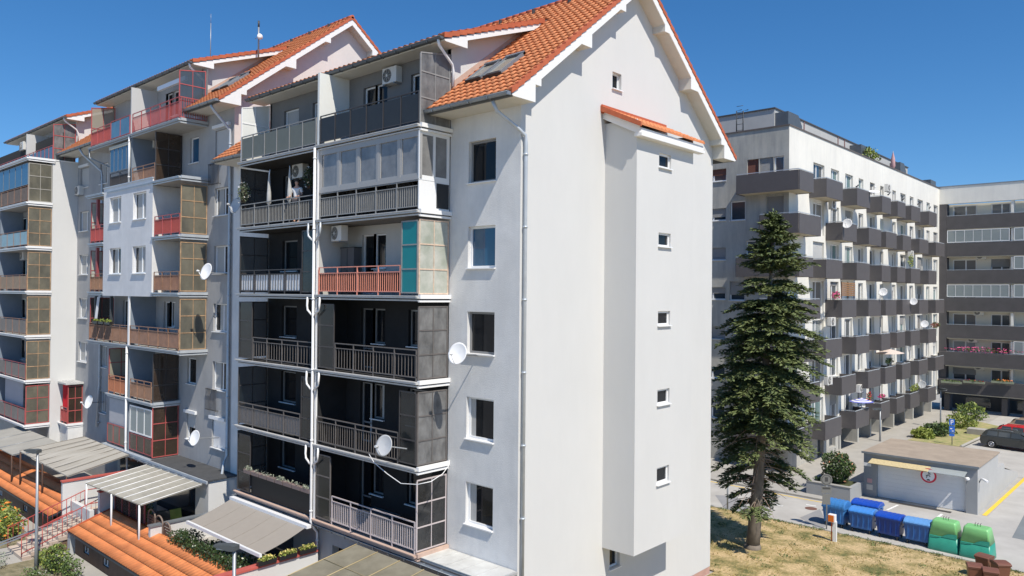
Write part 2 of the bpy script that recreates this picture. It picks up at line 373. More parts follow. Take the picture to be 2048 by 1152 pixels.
def gable_profile(y0,dz):
    """outline of the stepped white bargeboard, left half then mirrored (y,z)"""
    lo=[(17.03,17.52),(18.05,17.52),(18.05,18.08),(18.33,18.08),(18.33,18.31),(20.42,19.95),(21.0,19.95),(21.0,20.42),(22.72,21.77),(23.05,21.77),(23.05,22.03),(24.4,23.08)]
    hi=[(16.95,17.56),(24.4,23.4)]
    full=[(a,b+dz) for a,b in lo]+[(2*RID-a,b+dz) for a,b in lo[-2::-1]]+[(2*RID-16.95,17.56+dz),(24.4,23.4+dz),(16.95,17.56+dz)]
    return full
def gable_end(par,xg,dz,holes=(),plaster=white_plaster,base=-.35,deep=30.78):
    h=list(holes);eave=17.4+dz
    m=MB(**FX(xg));wall(m,W0,deep,base,eave,[q for q in h if q[3]<eave],.22)
    ys=sorted({W0,RID,deep}|{q[0] for q in h if q[3]>eave}|{q[1] for q in h if q[3]>eave})
    zr=lambda y:23.2+dz-SL*abs(y-RID)
    for a,b in zip(ys,ys[1:]):
        hh=[q for q in h if q[3]>eave and q[0]<=(a+b)/2<=q[1]]
        lo=eave
        if hh:
            q=hh[0];m.quad((a,lo,0),(b,lo,0),(b,q[2],0),(a,q[2],0));lo=q[3]
            for s in (((a,q[2]),(b,q[2])),((a,q[3]),(b,q[3])),((a,q[2]),(a,q[3])),((b,q[2]),(b,q[3]))):
                m.quad(s[0]+(0,),s[1]+(0,),s[1]+(-.22,),s[0]+(-.22,))
        m.quad((a,lo,0),(b,lo,0),(b,zr(b),0),(a,zr(a),0))
    m.build('gable_wall',plaster,par)
    b=MB(**FX(xg+.57));b.prism(gable_profile(0,dz),-.03,.0);b.build('bargeboard',white_board,par)
    # soffit under the overhang: follow lower outline
    lo=gable_profile(0,dz)[:23];s=MB(**FX(xg))
    for p,q in zip(lo,lo[1:]): s.quad((p[0],p[1]+.012,-.0),(q[0],q[1]+.012,0),(q[0],q[1]+.012,.545),(p[0],p[1]+.012,.545))
    s.build('gable_soffit',soffit,par)
def roofs(par,xg,xl,dz,dormer=None):
    """main gabled roof between gable overhang xg+.57 and xl; dormer (x0,x1)"""
    xr=xg+.57;ze=17.66+dz;zr=23.5+dz
    d0,d1=dormer;yj=22.75;zj=zr-SL*(RID-yj);zd=20.17+dz
    tiles(par,d1-.5,xr,16.93,ze,yj,zj);tiles(par,xl,xr,yj,zj,RID,zr,name='upper_roof')
    tiles(par,xl,xr,2*RID-16.93,ze,RID,zr,name='back_roof')
    verge(par,xr,16.93,ze+.02,RID,zr+.02);verge(par,xr,2*RID-16.93,ze+.02,RID,zr+.02)
    ridge(par,xl,xr,RID,zr+.03)
    gutter(par,d1-.5,xr-.02,16.86,ze-.03)
    # eave box of the right strip
    e=MB(**FX(xr-.03));e.prism([(17.03,17.52+dz),(18.02,17.52+dz),(18.02,17.58+dz),(17.03,17.58+dz)],-(xr-.03-(d1-.5)),-.001);e.build('eave_soffit',soffit,par)
    e=MB(**FY(17.03));e.box(d1-.5,xr-.035,17.5+dz,17.64+dz,0,.02);e.build('fascia',mid_grey,par)
    # dormer
    tiles(par,d0,d1,17.22,zd,yj+.05,zj+.06,name='dormer_roof');verge(par,d1,17.22,zd+.02,yj-.3,zj-.09)
    gutter(par,d0,d1-.02,17.14,zd-.05,dark_zinc)
    b=MB(**FX(d1-.01));sl=(zj-zd)/(yj-17.22)
    b.prism([(17.25,zd-.12),(17.3,zd-.18),(18.33,zd-.18),(18.33,zd+.1),(22.1,zd+.1+3.77*sl),(22.3,zd-.04+5.05*sl),(22.3,zd-.02+5.08*sl)],-.03,0);b.build('dormer_bargeboard',white_board,par)
    e=MB(**FX(d1-.04));e.box(17.24,18.01,zd-.17,zd-.1,-(d1-d0-.05),-.001);e.build('dormer_soffit',soffit,par)
    e=MB(**FX(d1-.04));e.prism([(18.05,zd+.1),(22.1,zd+.1+3.77*sl),(22.1,zd+.16+3.77*sl),(18.05,zd+.16)],-.5,-.001);e.build('verge_soffit',soffit,par)
    c=MB(**FX(d1-.52));zc=lambda y: ze+SL*(y-16.93)
    c.prism([(18.02,zc(18.02)-.1),(22.6,zc(22.6)-.1),(22.6,zd+.05+5.3*sl),(18.02,zd+.05+.7*sl)],-.15,0);c.build('dormer_cheek',white_plaster,par)
    c=MB(**FX(d1-.515));c.prism([(18.0,zc(18.0)+.02),(21.9,zc(21.9)+.02),(21.9,zc(21.9)+.22),(18.0,zc(18.0)+.3)],.0,.012);c.build('flashing',terracotta,par)
    # left cheek of dormer
    c=MB(**FX(d0+.52));c.prism([(18.02,zd-3),(22.6,zd-3),(22.6,zd+.05+5.3*sl),(18.02,zd+.05+.7*sl)],0,.15);c.build('dormer_cheek',white_plaster,par)
    pipe(par,[(d1-.2,17.14,zd-.12),(d1-.22,17.2,zd-.3),(d1-.38,17.95,zd-.75),(d1-.42,18.05,zd-.95),(d1-.42,18.05,zc(18.05)+.14)],white_paint,.05,False)
def skylight(par,x0,x1,ya,yb,dz):
    def rz(y): return 23.5+dz-SL*(RID-y)+.12
    b=MB()
    def q(m,a,b_,c,d,h0,h1):
        pts=[(a,c),(b_,c),(b_,d),(a,d)];i=len(m.v)
        for h in (h0,h1):
            for x,y in pts:m.v.append(Vector((x,y-h*.6,rz(y)+h*.78)))
        for f in ((0,3,2,1),(4,5,6,7),(0,1,5,4),(1,2,6,5),(2,3,7,6),(3,0,4,7)): m.f.append(tuple(i+k for k in f))
    q(b,x0,x0+.09,ya,yb,-.1,.09);q(b,x1-.09,x1,ya,yb,-.1,.09);q(b,x0,x1,yb-.1,yb,-.1,.12)
    o=b.build('skylight',zinc,par)
    d=MB();q(d,x0+.02,x1-.02,ya-.02,ya+.12,-.1,.08);d.build('bottom_cover',box_black,o);d=MB();q(d,x0+.1,x1-.1,yb-.2,yb-.1,.0,.07);d.build('roller_box',box_black,o)
    g=MB();q(g,x0+.09,x1-.09,ya+.1,yb-.1,0,.05);g.build('pane',curtain if False else mat('skylight_pane',(.3,.29,.25),.08,spec=.8),o)
# ---------------------------------------------------------------- balcony pieces
def slab(par,x0,x1,yf,k,sof=slab_conc,fas=white_paint,side=True,fr=None,yb=W0,edge=.05,name='balcony',label=None):
    z=zk(k);m=MB(**FY(yf));m.box(x0,x1,z-.19,z-.03,-(yb-yf)+.004,0);o=m.build(name,sof,par,label=label)
    f=MB(**FY(yf));f.box(x0-edge,x1+edge,z-.11,z-.05,.002,.1);f.box(x0-.1,x1+.02,z-.045,z-.015,.01,.13);f.box(x0,x1,z-.2,z-.15,.003,.03);f.build('gutter_trim',fr or fas,o)
    if side:
        f=MB(**FX(x1));f.box(yf+.0,yb-.01,z-.12,z+.02,.002,.12);f.box(yf,yb-.01,z-.235,z-.16,.002,.08);f.build('edge_trim',fas,o)
    return o
def rail(par,x0,x1,y,z,kind='bars',m=rail_grey,back=None,h=1.0,post=1.2,upper=.18,side=None,pitch=.115,inset=.12):
    b=MB(**FY(y));n=max(1,round((x1-x0)/post))
    b.box(x0,x1,z+h-.035,z+h,-.045,0)
    lo=z+.1
    for i in range(n+1):
        x=x0+(x1-x0)*i/n;x=min(max(x,x0+.02),x1-.02);b.box(x-.02,x+.02,z-.06,z+h-.03,-.035,.005)
    if kind=='bars':
        b.box(x0,x1,z+h-upper-.03,z+h-upper,-.04,.0);b.box(x0,x1,lo,lo+.035,-.04,0)
        nb=int((x1-x0)/pitch)
        for i in range(nb): x=x0+(i+.5)*(x1-x0)/nb;b.box(x-.009,x+.009,lo+.03,z+h-upper-.03,-.03,-.008)
    else:
        b.box(x0,x1,lo,lo+.03,-.04,0)
    o=b.build('railing',m,par)
    if back or kind!='bars':
        p=MB(**FY(y));top=z+h-upper-.04 if kind=='bars' else z+h-.1
        if kind=='bars': p.box(x0+.02,x1-.02,lo+.02,top,-.07,-.055)
        else:
            for i in range(n):
                a=x0+(x1-x0)*i/n+.035;c=x0+(x1-x0)*(i+1)/n-.035;p.box(a,c,lo+.035,top,-.025,-.012)
        p.build('infill_panel',back or panel_black,o)
    return o
def screen(par,F,u0,u1,v0,v1,cols,rows,fr,gl,t=.045,clip=None,name='side_screen',label=None,rowv=None):
    m=MB(**F);top=(v1,v1) if not clip else clip
    zt=lambda u: top[0]+(top[1]-top[0])*(u-u0)/(u1-u0)
    for i in range(cols+1):
        u=u0+(u1-u0)*i/cols;tt=t if i in (0,cols) else t*.6;a=min(max(u-tt/2,u0),u1-tt);m.box(a,a+tt,v0,zt(u),-.03,.012)
    m.box(u0+t,u1-t,v0,v0+t,-.028,.01)
    m.prism([(u0,top[0]-t),(u1,top[1]-t),(u1,top[1]),(u0,top[0])],-.026,.008)
    for r in (rowv or [v0+(v1-v0)*i/rows for i in range(1,rows)]): m.box(u0+t,u1-t,r-t/2,r+t/2,-.028,.01)
    o=m.build(name,fr,par,label=label)
    g=MB(**F);g.quad((u0+.01,v0+.02,-.008),(u1-.01,v0+.02,-.008),(u1-.01,top[1]-.02,-.008),(u0+.01,top[0]-.02,-.008));g.build('sheet',gl,o)
    return o
def backwall(par,x0,x1,k,m,holes,y=W0,ztop=None,name='balcony_wall'):
    b=MB(**FY(y));wall(b,x0,x1,zk(k)-.2,(ztop or zk(k+1)-.19),holes,.2);return b.build(name,m,par)
# standard openings of a cell: door + window, single window, third window
def stdholes(k,right=True,xo=0):
    z=zk(k)
    if right: return [(-24.36+xo,-23.6+xo,z+.02,z+2.33),(-23.6+xo,-22.86+xo,z+1.0,z+2.33),(-21.5+xo,-20.15+xo,z+1.0,z+2.33)]
    return [(-30.15+xo,-28.95+xo,z+.98,z+2.33),(-27.9+xo,-27.1+xo,z+.02,z+2.33)]
def cellwins(par,k,right=True,xo=0,fr=white_pvc,gl=glass,cur=None,third=True,split=0,y=W0):
    F=FY(y);H=stdholes(k,right,xo)
    if right:
        window(par,F,H[0],.14,0,False,gl,fr,cur,door=True,mid=.75);window(par,F,H[1],.14,0,True,gl,fr,cur)
        if third: window(par,F,H[2],.14,0,True,gl,fr,cur)
    else:
        window(par,F,H[0],.14,split,True,gl,fr,cur);window(par,F,H[1],.14,0,False,gl,fr,cur,door=True,mid=.75)
# ================================================================ near apartment building
B1=thing('apartment_building','white gabled apartment building nearest the camera with black and white balcony stacks','building',(-25,24,-.7))
XG=-16.07
ann=[(24.1,24.95,16.2,16.72),(24.1,24.95,13.3,13.8),(24.1,24.95,10.4,10.92),(24.1,24.95,7.5,8.05),(24.1,24.95,4.6,5.2)]
gtop=(23.04,23.62,19.1,19.72);glow=(23.1,23.75,1.45,2.2)
gable_end(B1,XG,0,[gtop,glow],white_plaster,-.4)
window(B1,FX(XG),gtop,.16,.0,True);window(B1,FX(XG),glow,.16,0,True)
p=MB(**FX(XG-.012));p.box(W0,30.77,-.72,-.4,-.3,0);p.build('plinth',mat('pink_plinth',(.5,.3,.24),.9,.1,3),B1)
# annex stair tower on the gable
a=MB(**FX(-14.72));wall(a,22.62,26.6,2.37,17.25,ann,.16);a.build('annex_front',white_plaster,B1)
for h in ann: window(B1,FX(-14.72),h,.1,0,True,fr=white_paint,t=.07)
a=MB();a.box(XG,-14.722,2.37,17.7,-22.70,-22.62);a.box(XG,-14.722,2.37,17.7,-26.6,-26.5);a.box(XG,-14.722,2.37,2.45,-26.5,-22.7);a.build('annex_side',white_plaster,B1)
tl=MB()
rw=14;nn=0
def annroof():
    b=MB();x0,z0,x1,z1=-14.38,17.42,XG,18.22;n=5;yy0,yy1=22.35,26.95
    nw=round((yy1-yy0)/.26);prof=[(0,0),(.2,.7),(.4,1),(.6,.6),(.8,0)];ys=[];hs=[]
    for i in range(nw):
        for q,h in prof: ys.append(yy0+(i+q)*(yy1-yy0)/nw);hs.append(h*.05)
    for r in range(n):
        base=len(b.v);k=len(ys)
        for t,l in ((r/n,-.02),(r/n,.05),((r+1)/n,.0)):
            for y,h in zip(ys,hs): b.v.append(Vector((x0+(x1-x0)*t,y,z0+(z1-z0)*t+l+(h if l>=0 else 0))))
        for q in (0,1):
            for i in range(k-1): b.f.append((base+q*k+i,base+q*k+i+1,base+(q+1)*k+i+1,base+(q+1)*k+i))
    b.build('annex_roof',tile,B1)
    t=MB(**FY(22.36));t.prism([(-14.36,17.33),(-14.36,17.5),(XG,18.32),(XG,18.12)],0,.06);t.box(XG,XG+.06,18.05,18.36,-4.4,0.02);t.build('annex_verge',tile_deep,B1)
    f=MB(**FX(-14.42));f.box(22.45,26.98,17.05,17.16,-.3,0);f.box(22.5,26.95,17.16,17.34,-.3,-.05);f.build('annex_fascia',white_board,B1)
    f=MB(**FY(22.5));f.prism([(-14.5,17.1),(-14.5,17.42),(XG,18.2),(XG,17.86)],0,.04);f.build('annex_side_fascia',white_board,B1)
annroof()
# front wall strips
z5=zk(5)
strip=[(-18.43,-17.16,zk(k)+.93,zk(k)+2.33) for k in range(5)]
m=MB(**FY(W0));wall(m,-19.34,XG,-.7,17.6,strip,.2);m.build('front_wall',grey_plaster,B1)
cors=[[(0,.3)],[(0,.55)],None,None,None]
for k,h in enumerate(strip):
    gl=[glass,glass,glass,glass_blue,glass][k];window(B1,FY(W0),h,.15,0,True,gl,[white_pvc,white_pvc,grey_pvc,white_pvc,grey_pvc][k],cur=[(0,.25)] if k==0 else ([(0,.2)] if k==1 else None),t=.075,sillm=white_paint)  # the fourth pane's blue puts reflected sky into the glass colour
m=MB(**FY(W0));m.box(-34.6,-31.35,-.7,17.6,-.3,0);m.build('front_wall',grey_plaster,B1)
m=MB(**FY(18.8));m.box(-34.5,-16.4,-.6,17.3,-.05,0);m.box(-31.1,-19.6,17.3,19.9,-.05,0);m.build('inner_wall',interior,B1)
m=MB(**FY(30.7));m.box(-34.6,-16.1,-.7,17.4,-.1,0);m.build('back_wall',grey_plaster,B1)
roofs(B1,XG,-34.5,0,(-31.85,-18.85))
tiles(B1,-34.5,-31.3,16.93,17.66,22.75,17.66+SL*5.82,name='left_roof');gutter(B1,-34.5,-31.4,16.86,17.63)
e=MB(**FY(17.0));e.box(-34.5,-31.3,17.5,17.58,-1.0,0);e.build('eave_soffit',soffit,B1)
skylight(B1,-18.86,-18.1,18.25,19.3,0);skylight(B1,-18.0,-17.15,18.25,19.45,0)
# downpipes: corner, and centre
pipe(B1,[(-16.35,17.0,17.5),(-16.3,17.15,17.2),(-16.05,17.85,16.75),(-15.97,18.12,16.55),(-15.97,18.15,16.3),(-15.97,18.15,-.6)],zinc_light,.06)
# balcony stacks
XL,XM,XR=-31.3,-25.34,-19.34;YB=16.61
sofm=[slab_conc,shade_black,charcoal,mid_grey,shade_black,mid_grey]
BAL={}
shaded_trim=mat('shaded_grey_trim',(.5,.5,.495),.45,.08,3)  # front trims greyed in colour for their shade; end trims stay white
for k in range(6):
    sof={0:slab_conc,1:shade_charcoal,2:shade_charcoal,3:shade_charcoal,4:shade_charcoal,5:shade_charcoal}[k]  # dark soffits carry the recess shade in their colour
    BAL[k,0]=slab(B1,XL,XM-.05,YB,k,sof,side=False,fas=terracotta if k==0 else shaded_trim)
    BAL[k,1]=slab(B1,XM+.05,XR,YB,k,mid_grey if k==4 else sof,fas=terracotta if k==0 else white_paint,fr=None if k==0 else shaded_trim)
# divider + back walls
wm={(0,0):shade_black,(0,1):charcoal,(1,0):shade_charcoal,(1,1):charcoal,(2,0):shade_charcoal,(2,1):charcoal,(3,0):shade_charcoal,(3,1):mat('pale_render',(.5,.5,.48),.9,.04,2),(4,0):shade_black,(4,1):mid_grey,(5,0):mat('soft_grey_render',(.17,.17,.168),.9,.05,2),(5,1):mat('soft_grey_render',(.28,.28,.275))}  # near-black cells carry recess shade in the wall colour
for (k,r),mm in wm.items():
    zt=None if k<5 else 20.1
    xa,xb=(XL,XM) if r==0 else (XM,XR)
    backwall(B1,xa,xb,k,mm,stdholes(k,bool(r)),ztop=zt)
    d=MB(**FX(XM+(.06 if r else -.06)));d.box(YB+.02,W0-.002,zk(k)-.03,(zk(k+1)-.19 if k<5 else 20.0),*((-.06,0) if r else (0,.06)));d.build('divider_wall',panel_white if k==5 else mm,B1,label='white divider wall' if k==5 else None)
for k in range(6):
    fr=grey_pvc
    if k==3:
        cellwins(B1,k,True,fr=white_pvc,cur=None,third=True);cellwins(B1,k,False,fr=grey_pvc)
    elif k==5: cellwins(B1,k,True,fr=white_pvc);cellwins(B1,k,False,fr=white_pvc,cur=[(0,1)])
    else: cellwins(B1,k,True,fr=grey_pvc,cur=[(.6,1)] if k==1 else None);cellwins(B1,k,False,fr=grey_pvc)
# L3 blinds
for h in stdholes(3)[:2]:
    s=MB(**FY(W0));s.box(h[0]+.07,h[1]-.07,h[2]+.07,h[3]-.07,-.2,-.175);s.build('blind',mat('dark_blind',(.07,.07,.07),.6,wave=('Z',12,.8)),B1)
# --- cell furniture of the near building
b=BAL[5,0];z=z5
rail(b,XL+.05,XM-.12,YB,z,'panel',rail_lgrey,panel_green,1.12,1.0)
screen(b,FX(XL+.03),YB,W0-.05,z+.05,0,2,2,white_paint,panel_white,clip=(z+2.42,z+2.75),rowv=[z+1.75],name='white_side_screen')
b=BAL[5,1]
rail(b,XM+.15,XR-.05,YB,z,'panel',rail_dark,panel_black,1.12,1.0)
screen(b,FX(XR),YB,W0-.05,z+.02,0,2,3,rail_lgrey,frost_grey,clip=(z+2.4,z+2.62),rowv=[z+.9,z+1.77])
b=BAL[4,1];z=zk(4)
rail(b,XM+.15,XR-.04,YB+.02,z,'bars',rail_lgrey,panel_grey,1.0)
m=MB(**FY(YB+.02));vb,vt=z+1.06,z+2.55
xs=[XM+.12,-23.98,-22.78,-21.6,-20.42,XR-.03]
for i,x in enumerate(xs): m.box(x-.06,x+.06,vb,vt,-.08,0)
m.box(xs[0],xs[-1],vb-.05,vb+.09,-.09,.01);m.box(xs[0],xs[-1],vt-.09,vt+.12,-.09,.01)
for i in range(5): m.box(xs[i]+.06,xs[i+1]-.06,vb+.09,vb+.17,-.06,-.01);m.box(xs[i]+.06,xs[i]+.13,vb+.17,vt-.09,-.06,-.01);m.box(xs[i+1]-.13,xs[i+1]-.06,vb+.17,vt-.09,-.06,-.01)
wf=m.build('front_glazing',grey_pvc if False else mat('glazing_frame',(.34,.34,.34),.4),b)
m=MB(**FY(YB+.02))
for i in range(5): m.quad((xs[i]+.12,vb+.16,-.04),(xs[i+1]-.12,vb+.16,-.04),(xs[i+1]-.12,vt-.09,-.04),(xs[i]+.12,vt-.09,-.04))
m.build('pane',mat('blinded_glass',(.15,.15,.15),.1,scale=1.2,c2=(.26,.26,.26),spec=.8),wf)
m=MB(**FX(XR));m.box(YB,W0-.03,z+.02,z+1.02,-.05,-.01);m.box(YB,YB+.1,z+1,vt+.1,-.06,.0);m.box(W0-.16,W0-.04,z+1,vt+.1,-.06,0);m.box(YB+.1,W0-.16,z+1.0,z+1.16,-.06,0);m.box(YB+.1,W0-.16,vt-.02,vt+.1,-.06,0);m.box(YB+.62,YB+.72,z+1.16,vt-.02,-.06,0);e=m.build('side_glazing',white_pvc,b)
m=MB(**FX(XR));m.quad((YB+.1,z+1.16,-.03),(W0-.16,z+1.16,-.03),(W0-.16,vt,-.03),(YB+.1,vt,-.03));m.build('pane',mat('blinded_glass',(.12,.12,.12)),e)
m=MB(**FX(XR));m.box(YB+.78,W0-.06,z+.1,z+.95,-.008,.004);m.build('dark_infill',panel_black,b)
b=BAL[4,0];screen(b,FX(XL+.03),YB,W0-.05,zk(4)+.05,zk(4)+2.6,2,3,rail_dark,frost_black);rail(b,XL+.05,XM-.1,YB,z,'bars',rail_lgrey,shade_charcoal,1.0)  # side screen added at the left to keep this cell dark
b=BAL[3,1];z=zk(3)
rail(b,XM+.15,-20.27,YB,z,'bars',rail_salmon,mat('dark_wicker',(.03,.02,.02),.9,.3,30),1.03,upper=.22)
screen(b,FY(YB),-20.23,XR-.03,z+.06,z+2.52,1,3,rail_lgrey,teal,name='teal_front_screen',label='teal front screen')
screen(b,FX(XR),YB+.02,W0-.05,z+.03,z+2.56,2,3,mat('rusty_pale_frame',(.62,.47,.36),.6,.2,6),frost_pale,label='pale frosted side screen')
b=BAL[3,0];rail(b,XL+.05,-26.4,YB,z,'bars',rail_dark,panel_lgrey,1.0,pitch=.2)
screen(b,FX(XL+.03),YB,W0-.05,z+.05,z+2.5,2,3,rail_dark,frost_dark);screen(b,FY(YB),-26.35,XM-.1,z+.06,z+2.5,1,3,rail_dark,frost_dark,name='front_screen')
for k in (2,):
    z=zk(k);b=BAL[k,0];rail(b,-30.1,XM-.1,YB,z,'bars',rail_grey,None,1.0,pitch=.2);screen(b,FY(YB),XL+.05,-30.14,z+.06,z+2.5,1,3,rail_dark,frost_dark,name='front_screen');screen(b,FX(XL+.03),YB,W0-.05,z+.05,z+2.5,2,3,rail_dark,frost_dark)
    b=BAL[k,1];rail(b,-24.08,XR-.05,YB,z,'bars',rail_grey,None,1.05,pitch=.17);screen(b,FY(YB),XM+.15,-24.12,z+.06,z+2.5,1,3,rail_dark,frost_dark,name='front_screen')
    screen(b,FX(XR),YB+.02,W0-.05,z+.05,z+2.5,2,3,rail_grey,frost_grey)
k=1;z=zk(1);b=BAL[1,0];rail(b,XL+.05,-26.36,YB,z,'bars',rail_grey,lattice_grey,1.0);screen(b,FY(YB),-26.3,XM-.1,z+.06,z+2.5,1,3,rail_dark,frost_dark,name='front_screen');screen(b,FX(XL+.03),YB,W0-.05,z+.05,z+2.5,2,3,rail_dark,frost_dark)
b=BAL[1,1];rail(b,XM+.15,-20.3,YB,z,'bars',rail_grey,None,1.05,pitch=.14);screen(b,FY(YB),-20.26,XR-.03,z+.06,z+2.5,1,3,rail_dark,frost_dark,name='front_screen');screen(b,FX(XR),YB+.02,W0-.05,z+.05,z+2.5,2,3,rail_grey,frost_grey)
z=zk(0);b=BAL[0,0];screen(b,FX(XL+.03),YB,W0-.05,zk(0)+.05,zk(0)+2.6,2,3,rail_dark,frost_black);screen(b,FY(YB),XL+.05,-30.17,z+.06,z+2.5,1,3,rail_dark,frost_dark,name='front_screen')
m=MB(**FY(YB));m.box(-30.15,XM-.1,z+.92,z+.96,-.04,0);m.box(-30.15,XM-.1,z+.02,z+.9,-.06,-.04);m.build('railing',mat('black_board',(.008,.008,.008),.6),b)
b=BAL[0,1];screen(b,FY(YB),XM+.12,-24.25,z+.06,z+2.5,1,3,rail_grey,frost_dark,name='front_screen');screen(b,FX(XR),YB+.02,W0-.05,z+.05,z+2.45,2,3,mat('pinkish_grey_frame',(.5,.44,.44),.5),frost_black,label='smoked side screen with pale frame')
o=rail(b,-24.18,XR-.05,YB,z,'bars',mat('pinkish_grey_frame',(.5,.44,.44)),None,1.05)
l=MB(**FY(YB))
for i in range(60): l.box(-24.1+i*.078,-24.065+i*.078,z+.13,z+.8,-.052,-.046)
for i in range(9): l.box(-24.1,-19.45,z+.15+i*.078,z+.185+i*.078,-.062,-.053)
l.build('lattice',lattice_grey,o)
# centre downpipe with little branch elbows at every slab
pipe(B1,[(XM,YB-.12,zk(5)-.1),(XM,YB-.12,2.7),(XM-.05,YB+.05,2.4),(XM-.05,YB+.2,2.2),(XM-.05,YB+.2,-.5)],white_paint,.05)
m=MB(**FY(YB));m.box(XM-.02,XM+.09,2.75,17.0,-.05,.02);m.build('divider_edge',white_paint,B1)
for k in range(1,5):
    for s in (-1,1): 
        pipe(B1,[(XM+s*.42,YB-.1,zk(k)-.12),(XM+s*.42,YB-.12,zk(k)-.45),(XM+s*.38,YB-.12,zk(k)-.62),(XM+s*.1,YB-.12,zk(k)-.8)],white_paint if k<4 else zinc_light,.04,False)
# ground floor under the stacks, low metal roof by the corner
m=MB(**FY(16.9));wall(m,XL,XR,-.7,2.6,[(-30.6,-27.2,-.3,1.9),(-24.5,-21.5,-.3,1.9)],.3);m.build('ground_floor_wall',grey_plaster2,B1)
m=MB(**FY(17.35));m.box(XL,XR,-.6,2.6,-.05,0);m.build('ground_floor_glass',glass_far,B1)
m=MB(**FY(16.75));m.prism([(XR-.1,2.62),(XG+.02,2.62),(XG+.02,2.7),(XR-.1,2.7)],-(W0-16.75)+.003,0);m.box(XR-.1,XG-.02,-.7,2.6,-.3,-.15);o=m.build('porch',grey_plaster2,B1)
m=MB(O=(0,0,2.705),U=X,N=Z,V=Y)
for i in range(5): m.box(XR-.05+i*.66,XR+.59+i*.66,16.74,17.99,0,.025)
m.build('porch_roof',metal_roof,B1);gutter(B1,XL,XG,16.62,2.6,zinc)
# ================================================================ middle apartment building
B2=thing('apartment_building','middle apartment building with protruding grey four-window bay and red topmost balcony rails','building',(-45,24,-.7))
DX=-18.53;DZ=FL;XG2=XG+DX
gable_end(B2,XG2,DZ,[],mat('pinkish_plaster',(.62,.58,.56),.9,.05,.8),8)
roofs(B2,XG2,-53.2,DZ,(-31.85+DX,-18.85+DX))
tiles(B2,-56.6,-31.0+DX,16.93,17.66+DZ,22.75,17.66+DZ+SL*5.82,name='left_roof');gutter(B2,-56.5,-49.4,16.86,17.63+DZ)
e=MB(**FY(17.0));e.box(-56.5,-49.4,17.5+DZ,17.58+DZ,-1.0,0);e.build('eave_soffit',soffit,B2)
skylight(B2,-18.86+DX,-18.1+DX,18.25,19.3,DZ);skylight(B2,-18.0+DX,-17.15+DX,18.25,19.45,DZ)
# antennas on the roof
H2=[(-36.52,-35.12,zk(k)+.95,zk(k)+2.33) for k in range(0,6)]
N2=[(-39.3,-38.3,zk(k)+1.0,zk(k)+2.33) for k in (0,1,5)]
L2=[(-51.4,-50.35,zk(k)+1.0,zk(k)+2.33) for k in (0,1)]+[(-51.85,-50.55,zk(5)+1.05,zk(5)+2.35)]
E2=[(-55.35,-53.8,zk(k)+1.1,zk(k)+2.4) for k in (1,2,3,4,5)]
# back openings of the balconies (door, window)
D2=[(-42.25,-41.5,zk(2)+.02,zk(2)+2.35),(-41.5,-40.8,zk(2)+1,zk(2)+2.35),(-47.95,-47.1,zk(2)+.02,zk(2)+2.35),(-43.0,-42.2,zk(1)+.02,zk(1)+2.3)]
T2=[(-42.3,-41.5,zk(6)+.02,zk(6)+2.3),(-41.5,-40.7,zk(6)+.95,zk(6)+2.3),(-46.2,-45.2,zk(6)+.95,zk(6)+2.3)]
m=MB(**FY(W0));wall(m,-55.8,-34.6,-.7,20.45,H2+N2+L2+E2+D2,.2);wall(m,-49.9,-37.4,20.45,22.95,T2,.2);m.build('front_wall',grey_plaster2,B2)
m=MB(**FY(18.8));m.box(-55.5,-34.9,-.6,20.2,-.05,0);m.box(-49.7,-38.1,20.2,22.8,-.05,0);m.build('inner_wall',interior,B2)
roll=white_pvc
for i,h in enumerate(H2):
    if i==0: window(B2,FY(W0),h,.12,0,True,shut=(white_pvc,1.0))
    elif i==5: window(B2,FY(W0),h,.12,.5,True,shut=(blind_light,.95))
    else: window(B2,FY(W0),h,.14,.62,True,cur=[[(0,.5)],[(0,.45)],[(.3,.9)],[(0,.6)],[(.1,.5)],None][i])
for i,h in enumerate(N2): window(B2,FY(W0),h,.12,0,True,gl=glass if i!=2 else glass_blue,shut=(blind_light,.55) if i==0 else None)
for h in L2: window(B2,FY(W0),h,.14,.7,True,cur=[(0,.5)])
for i,h in enumerate(E2): window(B2,FY(W0),h,.14,.65 if i<4 else 0,True,cur=[(0,.6)] if i<4 else None,shut=(blind_light,1.0) if i==4 else None)
for i,h in enumerate(D2): window(B2,FY(W0),h,.14,0,i in (1,),door=i!=1,cur=[(.2,.7)] if i==1 else None)
for i,h in enumerate(T2): window(B2,FY(W0),h,.14,0,i!=0,door=i==0)
for zz,u,d in ((zk(5)+2.42,-36.66,1.7),(zk(5)+2.45,-55.45,1.75),(zk(0)+2.35,-36.66,1.6),(zk(0)+2.35,-39.45,1.3)):
    m=MB(**FY(W0));m.box(u,u+d,zz,zz+.16,0.003,.12);m.build('shutter_box',white_pvc,B2)
for zz in (zk(5)-.35,zk(1)-.1):      # small guard rails in front of the french windows
    m=MB(**FY(W0))
    for i in range(9): m.box(-36.98+i*.13,-36.96+i*.13,zz,zz+1.05,.1,.12)
    m.box(-37.0,-35.9,zz,zz+.04,.09,.13);m.box(-37.0,-35.9,zz+1.02,zz+1.06,.09,.13);m.box(-37.0,-36.97,zz+1.02,zz+1.05,0,.1);m.box(-35.93,-35.9,zz,zz+.03,0,.1);m.build('window_guard',rail_dark,B2)
YB=16.61
c2=mat('blue_grey_render',(.2,.24,.29),.9,.06,2)
def cell(k,x0,x1,left=False,wallm=None,side=True,zt=None,par=B2):
    o=slab(par,x0,x1,YB,k,slab_conc,mat('zinc_trim',(.4,.43,.46),.5,.06,3) if side else zinc_light,side);return o
